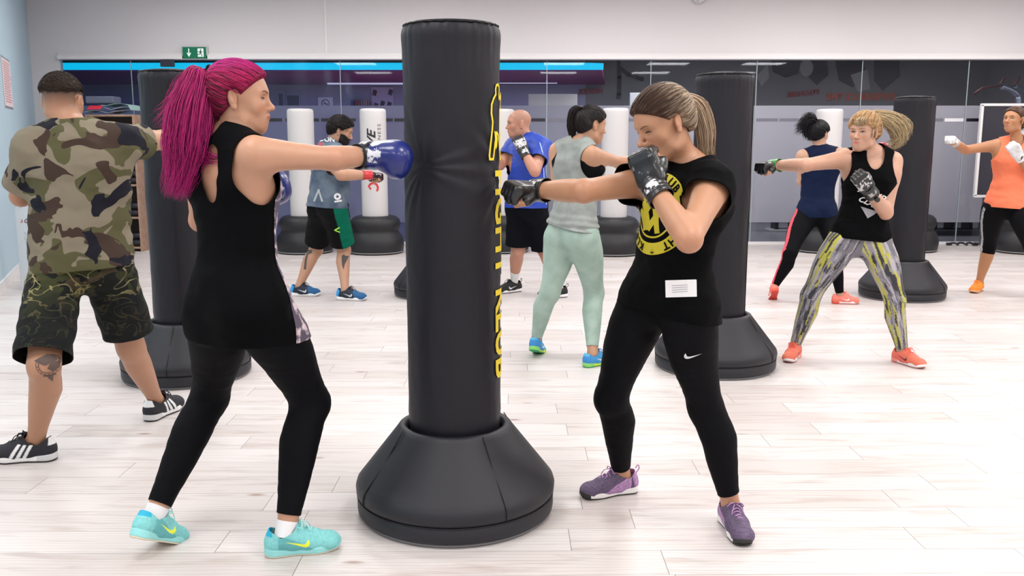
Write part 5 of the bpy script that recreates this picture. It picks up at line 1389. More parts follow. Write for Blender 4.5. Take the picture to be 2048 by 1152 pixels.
# ---------------------------------------------------------------- shared materials of the figures
SKIN = pbr('skin', (.6, .36, .25), .46, sss=.12, attr=True, bump=(220, .08, .002), spec=.45)
HAIR = pbr('hair', (.1, .05, .04), .50, attr=True, spec=.28)
SHOE = pbr('shoe_upper', (.5, .5, .5), .7, attr=True, bump=(900, .3, .001))
SOLE = pbr('shoe_sole', (.8, .8, .8), .55, attr=True)
GLOVE = pbr('glove_leather', (.05, .05, .05), .30, attr=True, bump=(120, .15, .002), coat=.25)
BLACKJ = pbr('black_jersey', (.0016, .0017, .0024), .9, bump=(500, .2, .001), spec=.10)
BLACKL = pbr('black_legging', (.0018, .0019, .0032), .75, bump=(700, .15, .001), spec=.13)
WHITE_C = pbr('white_cotton', (.8, .8, .82), .85)
YEL = pbr('yellow_print', (.50, .42, .02), .8)
WPR = pbr('white_print', (.75, .76, .78), .7)
def lace(name, c): return pbr(name, c, .8)
BL_LACE, TEAL_LACE = lace('black_lace', (.01, .01, .012)), lace('mint_lace', (.45, .85, .83))
def camo_mat(name, cols, scale=5.5, lines=None, fade=None):
    m, N, L = new_mat(name); b = N['Principled BSDF']; b.inputs['Roughness'].default_value = .85; b.inputs['Specular IOR Level'].default_value = .2
    tc = N.new('ShaderNodeTexCoord'); cur = None
    mp = N.new('ShaderNodeMapping'); mp.inputs['Scale'].default_value = (1, 1, 1.35); L.new(tc.outputs['Object'], mp.inputs[0])
    def layer(i, th, sc):
        mo = N.new('ShaderNodeMapping'); mo.inputs['Location'].default_value = (i*3.7+.4, i*1.9, i*5.3); L.new(mp.outputs[0], mo.inputs[0])
        n = N.new('ShaderNodeTexNoise'); n.inputs['Scale'].default_value = sc; n.inputs['Detail'].default_value = 2.2; n.inputs['Roughness'].default_value = .5
        n.inputs['Distortion'].default_value = .9; L.new(mo.outputs[0], n.inputs['Vector'])
        r = N.new('ShaderNodeMath'); r.operation = 'GREATER_THAN'; r.inputs[1].default_value = th; L.new(n.outputs[0], r.inputs[0]); return n, r
    for i, (c, th) in enumerate(cols):
        if i == 0:
            rgb = N.new('ShaderNodeRGB'); rgb.outputs[0].default_value = (*c, 1); cur = rgb.outputs[0]; continue
        n, r = layer(i, th, scale)
        mx = N.new('ShaderNodeMix'); mx.data_type = 'RGBA'; L.new(r.outputs[0], mx.inputs[0]); L.new(cur, mx.inputs[6]); mx.inputs[7].default_value = (*c, 1); cur = mx.outputs[2]
    if lines:
        n, r = layer(7, .5, scale*1.15); s = N.new('ShaderNodeMath'); s.operation = 'SUBTRACT'; L.new(n.outputs[0], s.inputs[0]); s.inputs[1].default_value = .5
        a = N.new('ShaderNodeMath'); a.operation = 'ABSOLUTE'; L.new(s.outputs[0], a.inputs[0])
        t = N.new('ShaderNodeMath'); t.operation = 'LESS_THAN'; t.inputs[1].default_value = lines[1]; L.new(a.outputs[0], t.inputs[0])
        mx = N.new('ShaderNodeMix'); mx.data_type = 'RGBA'; L.new(t.outputs[0], mx.inputs[0]); L.new(cur, mx.inputs[6]); mx.inputs[7].default_value = (*lines[0], 1); cur = mx.outputs[2]
    if fade:   # the cloth is dip-dyed darker towards the hem
        sp = N.new('ShaderNodeSeparateXYZ'); L.new(tc.outputs['Object'], sp.inputs[0])
        n = N.new('ShaderNodeTexNoise'); n.inputs['Scale'].default_value = 9; L.new(tc.outputs['Object'], n.inputs['Vector'])
        ad = N.new('ShaderNodeMath'); ad.operation = 'MULTIPLY_ADD'; ad.inputs[1].default_value = .25; L.new(n.outputs[0], ad.inputs[0]); L.new(sp.outputs[2], ad.inputs[2])
        mr = N.new('ShaderNodeMapRange'); mr.inputs[1].default_value = fade[0]; mr.inputs[2].default_value = fade[1]; mr.inputs[3].default_value = .93; mr.inputs[4].default_value = 0
        L.new(ad.outputs[0], mr.inputs[0])
        mx = N.new('ShaderNodeMix'); mx.data_type = 'RGBA'; L.new(mr.outputs[0], mx.inputs[0]); L.new(cur, mx.inputs[6]); mx.inputs[7].default_value = (*fade[2], 1); cur = mx.outputs[2]
    L.new(cur, b.inputs['Base Color'])
    n = N.new('ShaderNodeTexNoise'); n.inputs['Scale'].default_value = 600; L.new(tc.outputs['Object'], n.inputs['Vector'])
    bn = N.new('ShaderNodeBump'); bn.inputs['Strength'].default_value = .2; bn.inputs['Distance'].default_value = .001; L.new(n.outputs[0], bn.inputs['Height']); L.new(bn.outputs[0], b.inputs['Normal'])
    return m
def folds(amp, s=9, seed=0, sq=(1, 1, 1.6)):
    return lambda P: amp*(2*np.abs(fbm(P*np.array(sq), s, seed, 3)-.5)*2-.7)
def torso_line(f, t, tilt=(0, 0)):
    """a cutting plane across the torso at fraction t, keeping what is above"""
    return plane_keep(f.J['pel']*(1-t)+f.J['neck']*t, unit(f.up+f.cr*tilt[0]+f.cf*tilt[1]))
def leg_cuff(f, s, t):
    a, n = f.J['a'+s], f.J['n'+s]; d = unit(n-a); p = a+(n-a)*t; o = 'r' if s == 'l' else 'l'
    def seg(X, a_, b_):
        ba = b_-a_; u = np.clip(((X-a_)@ba)/(ba@ba), 0, 1); return np.linalg.norm(X-a_-u[:, None]*ba, axis=1)
    return lambda X: np.maximum((X-p)@d, seg(X, a, n)-seg(X, f.J['a'+o], f.J['n'+o]))
def thigh_cuff(f, s, t, rad=.16, nrm=None):
    h, n = f.J['h'+s], f.J['n'+s]; p = h+(n-h)*t; d = unit(h-n) if nrm is None else nrm; o = 'r' if s == 'l' else 'l'
    def seg(X, a, b):
        ba = b-a; u = np.clip(((X-a)@ba)/(ba@ba), 0, 1.5); return np.linalg.norm(X-a-u[:, None]*ba, axis=1)
    return lambda X: np.maximum((X-p)@d, seg(X, h, n)-seg(X, f.J['h'+o], f.J['n'+o]))
def leggings(f, name, mat, cuff=(.1, .1), top=.22, off=.004, h=.006, col=None, warp=None):
    pr = torso_prims(f, bust=False)
    for s in 'lr': pr += leg_prims(f, s)
    g = torso_line(f, top); c = [leg_cuff(f, 'l', cuff[0]), leg_cuff(f, 'r', cuff[1])]
    return cloth(name, pr, off, allof(lambda P: -g(P), *c), h, mat, f.root, warp, thick=.002, col=col)
def black_band(f, name, mat, cut_top, off): pass
# ---------------------------------------------------------------- 1. red-haired woman at the nearest bag
def build_red():
    f = new_figure('red', boxing='lr', res=(.0065, .0023, .003), lift={'l': 28}, skin=(.60, .33, .215), brow=(.16, .06, .05), eye_open=.45, gaze=0.0,
                   thick=1.05, calf=1.03, armk=.99, bulk=.94, shoe_h=.0019, headk=.925, neckk=1.0)
    J = f.J; make_body(f)
    tag(f.root, 'woman with long magenta ponytail in black, punching the nearest bag with blue boxing gloves', 'person')
    mag = np.array([.26, .004, .050])
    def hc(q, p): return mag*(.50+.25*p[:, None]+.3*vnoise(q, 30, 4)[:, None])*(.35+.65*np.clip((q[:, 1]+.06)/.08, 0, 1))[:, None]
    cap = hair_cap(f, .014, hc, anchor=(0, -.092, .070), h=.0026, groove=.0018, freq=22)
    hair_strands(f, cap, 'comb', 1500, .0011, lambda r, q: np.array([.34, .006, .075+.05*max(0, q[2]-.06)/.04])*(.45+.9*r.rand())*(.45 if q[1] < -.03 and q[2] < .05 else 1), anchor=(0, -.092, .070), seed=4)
    c, R, k = head_frame(f); P = lambda x, y, z: c+R@np.array([x, y, z])*k
    def tc(r, u, ang):
        b = np.array([.34, .006, .10])*(0.4+.9*r.rand()); tip = np.array([.42, .014, .16])*(.6+.6*r.rand())
        return b[None]*(1-u[:, None])+tip[None]*u[:, None]
    Y = J['head'][1]
    pth = [P(0, -.085, .070), P(0, -.125, .085), at(396, 165, Y-.03), at(380, 225, Y-.06), at(372, 290, Y-.08), at(366, 335, Y-.09), at(350, 388, Y-.10)]
    tail(f, pth, 1700, (.014, .032, .048, .066, .068, .046, .03), .0014, tc, wild=.9, m=20, seed=3, rag=.5)
    pth = [P(0, -.085, .070), P(0, -.12, .08), at(398, 170, Y-.02), at(385, 235, Y-.02), at(385, 290, Y-.03), at(420, 322, Y-.06), at(470, 318, Y-.10)]
    tail(f, pth, 500, (.012, .028, .045, .050, .042, .030, .012), .0014, tc, name='hair_lock', wild=.7, m=18, seed=5, rag=.3)
    pth = [P(0, -.085, .070), P(0, -.13, .08), at(372, 180, Y-.0), at(345, 225, Y-.0), at(322, 242, Y-.02)]
    tail(f, pth, 220, (.012, .028, .035, .030, .012), .0013, tc, name='hair_lock', wild=1.2, m=16, seed=8, rag=.6)
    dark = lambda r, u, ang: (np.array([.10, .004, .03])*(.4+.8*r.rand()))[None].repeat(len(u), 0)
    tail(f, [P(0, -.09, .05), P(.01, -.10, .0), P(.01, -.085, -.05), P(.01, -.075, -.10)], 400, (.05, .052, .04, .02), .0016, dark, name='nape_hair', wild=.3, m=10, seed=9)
    bm = bmesh.new(); add_tube(bm, [P(.03*math.cos(a), -.098, .074+.03*math.sin(a)) for a in np.linspace(0, 2*PI, 17)], .007, 8, cap=False)
    link('hair_tie', bm_mesh('hair_tie', bm, True), BLACKJ, f.root, world=True)
    # loose tank top with racer back
    pr = torso_prims(f, .010)
    kf = f.S/1.75
    low = [bone(J['pel']+f.up*.10, J['pel']-f.up*.12*kf, (.108, .116), k=.05, lat=f.pr, sx=(1.15, 1.30))]
    pr += wrap_hips(f, .010); sR, sL = J['sr'], J['sl']
    cuts = [plane_keep(J['pel']-f.up*.085, unit(f.up+f.pr*.04)),
            hole(sR+f.cr*.052-f.up*.05+f.cf*.01, (.080, .22, .142), frame(f.cf, f.up)), hole(sL-f.cr*.045-f.up*.05, (.085, .20, .150), frame(f.cf, f.up)),
            hole(J['neck']+f.up*.02+f.cf*.03, (.058, .13, .080), frame(f.cf, f.up)),
            hole(J['neck']-f.up*.115-f.cf*.10+f.cr*.040, (.036, .10, .090), frame(f.cf, f.up))]
    top = cloth('tank_top', pr+low, .004, allof(*cuts), .006, BLACKJ, f.root, folds(.006, 7, 2), .003)
    # printed front of the top, seen past her side
    prn = pbr('floral_print', (.10, .08, .12), .8, cam_noise=(26, (.75, .62, .66), .50, .60))
    fp = []
    cen = J['pel']*.45+J['neck']*.55
    def front(Pt): return np.minimum.reduce([((Pt-cen)@f.cf)-.062, *[c_(Pt) for c_ in cuts]])
    cloth('printed_front', pr+low, .0075, front, .008, prn, f.root, folds(.006, 7, 2), .002)
    leggings(f, 'leggings', BLACKL, cuff=(.10, .13), off=.004, warp=folds(.0022, 14, 3, (1, 1, 2.5)))
    teal, teal2 = (.22, .62, .62), (.13, .46, .48)
    st = dict(base=teal, panel=teal2, heel=teal, tab=(.02, .42, .62), swoosh=(.85, .95, .05), sole=(.30, .72, .72), bottom=(.72, .66, .50), lace=TEAL_LACE, knit=.25,
              sock=(WHITE_C, .035))
    shoe(f, 'r', st, .0018); shoe(f, 'l', st, .0018)
    pal = dict(main=(.008, .018, .16), cuff=(.006, .006, .014), mark=(.62, .64, .70), pipe=pbr('glove_piping', (.01, .01, .015), .5))
    boxing_glove(f, 'r', pal); boxing_glove(f, 'l', pal)
    return f
# ---------------------------------------------------------------- 2. woman in the black tee
def build_tee():
    f = new_figure('tee', res=(.0065, .0023, .0023), skin=(.57, .30, .18), brow=(.15, .07, .04), eye_open=.42, bulk=.93, thick=1.0, armk=1.05, shoe_h=.0024, headk=1.0, nose=1.03,
                   headup=np.array([0, .05, 1.0]))
    J = f.J; f.handn = {'r': np.array([0, -.3, 1.0]), 'l': unit(np.array([-.55, -.8, .1]))}
    make_body(f)
    tag(f.root, 'woman with blonde ponytail in black tee with yellow print, punching the nearest bag', 'person')
    def hc(q, p):
        dark = np.array([.075, .038, .024]); lt = np.array([.56, .43, .30])
        w = np.clip((.035-q[:, 1]+.02*(q[:, 2]-.06))/.06, 0, 1)*np.clip(.45+.55*p+.5*(vnoise(q*np.array([1, .5, 2]), 40, 6)-.35), 0, 1)
        w = np.where(q[:, 2] < .02, w*.75, w)
        return dark*(1-w[:, None])+lt*w[:, None]
    cap = hair_cap(f, .013, hc, anchor=(0, -.095, .045), h=.0026, groove=.0014, freq=24, cut=lambda q, ear: np.minimum(q[:, 2]-.86*q[:, 1]+.004, np.where(np.abs(q[:, 0]) > .045, ear*.03, 1)))
    c, R, k = head_frame(f); P = lambda x, y, z: c+R@np.array([x, y, z])*k
    def sc_(r, q):
        w = min(1, max(0, (.035-q[1]+.02*(q[2]-.06))/.06)); w = w if r.rand() < .5 else w*.25
        return (np.array([.06, .030, .018])*(1-w)+np.array([.50, .38, .26])*w)*(.6+.6*r.rand())
    hair_strands(f, cap, 'comb', 1500, .0011, sc_, anchor=(0, -.095, .045), seed=3)
    def tc(r, u, ang):
        a = np.array([.50, .38, .26]) if r.rand() > .35 else np.array([.22, .13, .08]); a = a*(.7+.5*r.rand())
        return a[None].repeat(len(u), 0)
    Y = J['head'][1]+.03
    pth = [P(0, -.088, .048), P(0, -.112, .052), at(1397, 212, Y), at(1412, 262, Y), at(1414, 310, Y), at(1424, 352, Y)]
    tail(f, pth, 900, (.010, .020, .030, .032, .026, .012), .0013, tc, wild=.35, m=16, seed=2, rag=.3)
    tail(f, [P(0, -.1, .05), at(1405, 205, Y), at(1423, 240, Y), at(1426, 290, Y), at(1412, 345, Y)], 110, (.006, .010, .008, .006, .004), .0012, tc, name='hair_lock', wild=.2, m=14, seed=4, rag=.4)
    bm = bmesh.new(); add_tube(bm, [P(.022*math.cos(a), -.103, .05+.022*math.sin(a)) for a in np.linspace(0, 2*PI, 17)], .006, 8, cap=False)
    link('hair_tie', bm_mesh('hair_tie', bm, True), BLACKJ, f.root, world=True)
    pr = torso_prims(f, .012)+[bone(J['pel']+f.up*.16, J['pel']-f.up*.03, (.098, .108), k=.05, lat=f.pr, sx=(1.15, 1.3))]+wrap_hips(f, .008)
    for s in 'lr':
        sh, e = J['s'+s], J['e'+s]; pr.append(bone(sh, sh+(e-sh)*.5, (.062, .070), k=.04))
    cuts = [plane_keep(J['pel']-f.up*.02, f.up)]
    for s in 'lr':
        cuts.append(arm_cut(f, s, .055 if s == 'l' else .115, .092 if s == 'l' else .11, f.up*(.35 if s == 'l' else 0)))
    cuts.append(hole(J['neck']+f.up*.035+f.cf*.02, (.078, .085, .062), frame(f.cf, f.up)))
    tee = cloth('t_shirt', pr, .004, allof(*cuts), .006, BLACKJ, f.root, folds(.0075, 7, 6), .003)
    # round yellow print on the chest
    cc = J['pel']*.40+J['neck']*.60+f.cf*.16-unit(np.cross(f.up, f.cf))*.040+f.up*.016
    polys = ring_poly(.098, .138, n=48)+ring_poly(.076, .082, n=40)
    for a, b in (((-.05, .06), (-.01, -.05)), ((-.01, -.05), (.035, .02)), ((-.045, -.02), (.0, .05)), ((.0, .05), (.03, -.055)), ((-.03, -.055), (-.055, .0))): polys += stroke([a, b], .022)
    polys = [p for i, p in enumerate(polys)]
    bm = poly_bm(polys, .012)
    lay_on('shirt_print', bm, cc, unit(np.cross(f.up, f.cf)), f.up, tee, YEL, tee)
    bm = bmesh.new()
    for ch, a in zip('FIGHT KLUB * FIGHT * KLUB *', np.linspace(PI*.95, -PI*.95, 27)):
        if ch == ' ': continue
        t = text_polys(ch, .036, .0012, sub=.012); M = Matrix.Translation((.118*math.cos(a), .118*math.sin(a), 0)) @ Matrix.Rotation(a-PI/2, 4, 'Z')
        t.transform(M); me = bpy.data.meshes.new('t'); t.to_mesh(me); t.free(); bm.from_mesh(me); bpy.data.meshes.remove(me)
    lay_on('print_lettering', bm, cc, unit(np.cross(f.up, f.cf)), f.up, tee, BLACKJ, tee, lift=.003)
    lg = leggings(f, 'leggings', BLACKL, cuff=(.14, .11), off=.004, warp=folds(.002, 14, 5, (1, 1, 2.5)))
    # small white logo on the left thigh
    bm = poly_bm([[(x*.055-.027, y*.026-.01) for x, y in SWOOSH]], .012)
    o = at(1419, 750, J['hl'][1]-.3); lay_on('thigh_logo', bm, o, (1, 0, 0), (0, 0, 1), lg, WPR, lg)
    pur, dk = (.42, .24, .46), (.11, .075, .14)
    st = dict(base=dk, panel=pur, tongue=dk, knit=.9, sole=(.85, .84, .83), sole_toe=(.02, .02, .02), bottom=(.03, .03, .03), lace=lace('lilac_lace', (.50, .28, .52)), loop=True, heel=pur, toe_y=.2)
    shoe(f, 'l', st, .0024); shoe(f, 'r', st, .0024)
    pal = dict(main=(.010, .010, .012), palm=(.012, .012, .014), mark=(.16, .16, .18), strap=(.014, .014, .017), smark=(.75, .75, .78), mk=.72)
    grappling_glove(f, 'l', pal); grappling_glove(f, 'r', pal)
    # white paper tag tucked at the waistband
    c0 = at(1362, 577, 2.80)
    bm = bmesh.new(); add_box(bm, (0, 0, 0), (.098, .006, .055), .0015)
    tg = link('paper_tag', bm_mesh('paper_tag', bm), pbr('tag_paper', (.82, .82, .84), .6), f.root)
    tg.matrix_local = f.root.matrix_basis.inverted() @ Matrix.Translation(c0) @ Matrix.Rotation(math.radians(-3), 4, 'Y') @ Matrix.Rotation(math.radians(-8), 4, 'Z')
    bm = poly_bm([q for i in range(4) for q in stroke([(-.028, .010-i*.007), (.020, .012-i*.007)], .0018)])
    bm.transform(Matrix.Translation((0, -.0038, 0)) @ Matrix.Rotation(PI/2, 4, 'X'))
    link('tag_lines', bm_mesh('tag_lines', bm), pbr('tag_ink', (.35, .35, .38), .7), tg)
    f.tagobj = tg
    return f
# ---------------------------------------------------------------- 3. man in camouflage
def build_camo():
    f = new_figure('camo', res=(.0075, .0030, .0035), skin=(.50, .265, .165), face=False, stubble=((.055, .032, .024), -.055, .92, .09), thick=1.0, bulk=1.08, armk=1.0, shoe_h=.0026, headk=.95, neckk=1.08, earx=1.10)
    J = f.J; make_body(f)
    tag(f.root, 'man seen from behind in camouflage t-shirt and shorts with a tattooed left calf', 'person')
    def hc(q, p): return np.array([.035, .022, .017])*(.7+.5*vnoise(q, 60, 3)[:, None])
    cap = hair_cap(f, .008, hc, h=.003, groove=.0010, freq=40, cut=lambda q, ear: np.minimum(q[:, 2]-.042-.12*q[:, 1]+.008*(vnoise(q, 90, 5)-.5), np.where(np.abs(q[:, 0]) > .045, ear*.03, 1)))
    hair_strands(f, cap, 'short', 3500, .0009, lambda r, q: np.array([.040, .025, .018])*(.5+.9*r.rand()), length=.014, lift=.0003, seed=2)
    pr = torso_prims(f, .016)+[bone(J['pel']+f.up*.20, J['pel']+f.up*.0, (.135, .142), k=.05, lat=f.pr, sx=(1.30, 1.34))]
    for s in 'lr':
        sh, e = J['s'+s], J['e'+s]; pr.append(bone(sh, sh+(e-sh)*.9, (.078, .076, .080), k=.045))
    cuts = [plane_keep(J['pel']+f.up*.012, unit(f.up-f.pr*.09))]
    for s in 'lr':
        cuts.append(arm_cut(f, s, .20 if s == 'l' else .155, .12))
    cuts.append(hole(J['neck']+f.up*.05, (.078, .078, .050), frame(f.cf, f.up)))
    cloth('t_shirt', pr, .004, allof(*cuts), .007, camo_mat('camouflage_cloth', [((.21, .18, .13), 0), ((.088, .084, .040), .50), ((.050, .032, .024), .575), ((.010, .010, .017), .60)], 5.2), f.root, folds(.011, 6, 8), .003)
    sp = torso_prims(f, .010, False)
    for s, sg in (('l', -1), ('r', 1)):
        h, n = J['h'+s], J['n'+s]; e = h+(n-h)*1.08
        sp.append(bone(h+f.up*.02+f.pr*sg*.012, e+f.pr*sg*.01, (.106, .106, .110), k=.02))
    cuts = [lambda P: -torso_line(f, .22)(P)] + [thigh_cuff(f, s, .92 if s == 'l' else .80, .20, unit(J['h'+s]-J['n'+s]+np.array([0, 0, .1]))) for s in 'lr']
    cloth('shorts', sp, .003, allof(*cuts), .007, camo_mat('camouflage_shorts', [((.050, .055, .020), 0), ((.010, .012, .009), .48), ((.085, .062, .034), .60)], 8.5, lines=((.34, .30, .13), .022), fade=(.80, .98, (.006, .0075, .0085))), f.root, folds(.010, 6, 9), .003)
    bk = (.012, .011, .018)
    st = dict(base=bk, stripes=(.80, .82, .82), sole=(.80, .80, .80), bottom=(.02, .02, .02), lace=BL_LACE, sole_heel=(.62, .62, .63), sock=(BLACKJ, .012))
    shoe(f, 'l', st, .0026); shoe(f, 'r', st, .0026)
    pal = dict(main=(.70, .71, .72), palm=(.5, .5, .5), mark=(.05, .05, .05), strap=(.7, .7, .7), smark=(.05, .05, .05), mk=.6)
    grappling_glove(f, 'r', pal); grappling_glove(f, 'l', pal)
    # calf tattoo: round emblem with a bird
    ink = pbr('tattoo_ink', (.10, .065, .055), .6)
    polys = ring_poly(.034, .037, n=36)+ring_poly(.044, .046, a0=PI*.9, a1=PI*2.05, n=24)
    polys += [[(-.052, .018), (-.03, .030), (-.005, .040), (.018, .030), (.030, .012), (.010, .004), (-.012, -.004), (-.03, .006)],
              [(.010, .010), (.036, .004), (.034, -.022), (.012, -.030), (-.004, -.016)], [(-.010, -.052), (.012, -.052), (.003, -.082)], [(-.022, -.050), (.022, -.050), (.020, -.044), (-.020, -.044)]]
    for i in range(9):
        a = PI*1.05+i*PI*.11; polys += stroke([(.038*math.cos(a), .038*math.sin(a)), (.044*math.cos(a), .044*math.sin(a))], .0022)
    body = [o for o in f.root.children if o.name.startswith('body')][0]
    lay_on('tattoo', poly_bm(polys, .010), at(91, 735, J['nl'][1]-.1), (.96, .28, 0), (0, 0, 1), body, ink, body, .0012)
    return f
# ---------------------------------------------------------------- 4. woman in mint leggings
def build_mint():
    f = new_figure('mint', res=(.0075, .0034, .0045), lift={'l': 18}, skin=(.58, .32, .20), brow=(.03, .02, .015), thick=1.10, armk=.98, headk=.95, neckk=.92, calf=1.02)
    J = f.J; make_body(f)
    tag(f.root, 'woman with dark ponytail in grey tank top and mint green leggings, seen from behind', 'person')
    def hc(q, p): return np.array([.014, .011, .012])*(1+.5*p[:, None]*.4)
    cap = hair_cap(f, .010, hc, anchor=(0, -.075, .085), h=.004, groove=.001); hair_strands(f, cap, 'comb', 500, .0016, lambda r, q: np.array([.014, .010, .010])*(.4+r.rand()), anchor=(0, -.075, .085))
    c, R, k = head_frame(f); P = lambda x, y, z: c+R@np.array([x, y, z])*k; Y = J['head'][1]
    tc = lambda r, u, ang: (np.array([.018, .012, .012])*(.6+.9*r.rand()))[None].repeat(len(u), 0)
    tail(f, [P(0, -.07, .085), P(0, -.105, .10), at(1148, 225, Y), at(1143, 255, Y), at(1148, 288, Y)], 600, (.014, .026, .034, .028, .010), .0018, tc, wild=.25, m=12, seed=2)
    gmat = pbr('grey_marl', (.25, .275, .26), .9, bump=(400, .2, .001), cam_noise=(22, (.31, .335, .32), .35, .65))
    pr = torso_prims(f, .008)+[bone(J['pel']+f.up*.16, J['pel']+f.up*.05, (.100, .118), k=.05, lat=f.pr, sx=(1.2, 1.40))]
    cuts = [plane_keep(J['pel']+f.up*.075, unit(f.up+f.pr*.08)), hole(J['sr']+f.cr*.035-f.up*.045, (.075, .16, .105), frame(f.cf, f.up)), hole(J['sl']-f.cr*.035-f.up*.045, (.075, .16, .105), frame(f.cf, f.up)),
            hole(J['neck']+f.up*.025+f.cf*.01, (.060, .085, .045), frame(f.cf, f.up))]
    cloth('tank_top', pr, .004, allof(*cuts), .008, gmat, f.root, lambda P: folds(.006, 9, 3)(P)+.006*np.sin(((P-J['pel'])@f.up)*150+4*vnoise(P, 8, 2))*np.clip(1-((P-J['pel'])@f.up-.08)/.10, 0, 1), .003)
    bra = [torso_line(f, .60), lambda P: -torso_line(f, .90)(P), hole(J['sr']+f.cr*.035, (.065, .12, .075), frame(f.cf, f.up)), hole(J['sl']-f.cr*.035, (.065, .12, .075), frame(f.cf, f.up))]
    cloth('sports_bra', torso_prims(f), .004, allof(*bra), .008, BLACKL, f.root)
    mm = pbr('mint_legging', (.30, .42, .36), .8, bump=(500, .15, .001), cam_noise=(11, (.37, .49, .43), .40, .62))
    leggings(f, 'leggings', mm, cuff=(.11, .12), h=.0075, top=.18)
    blue = (.05, .30, .62)
    st = dict(base=blue, toe=(.10, .55, .55), heel=(.04, .25, .60), tab=(.10, .45, .75), swoosh=(.75, .85, .80), sole=(.62, .85, .05), sole_heel=(.25, .65, .15), bottom=(.03, .35, .12), lace=lace('blue_lace', (.05, .28, .6)))
    shoe(f, 'l', st, .0035); shoe(f, 'r', st, .0035)
    pal = dict(main=(.012, .012, .014), mark=(.3, .3, .3), strap=(.012, .012, .014), smark=(.6, .6, .6))
    grappling_glove(f, 'r', pal, .004); grappling_glove(f, 'l', pal, .004)
    return f
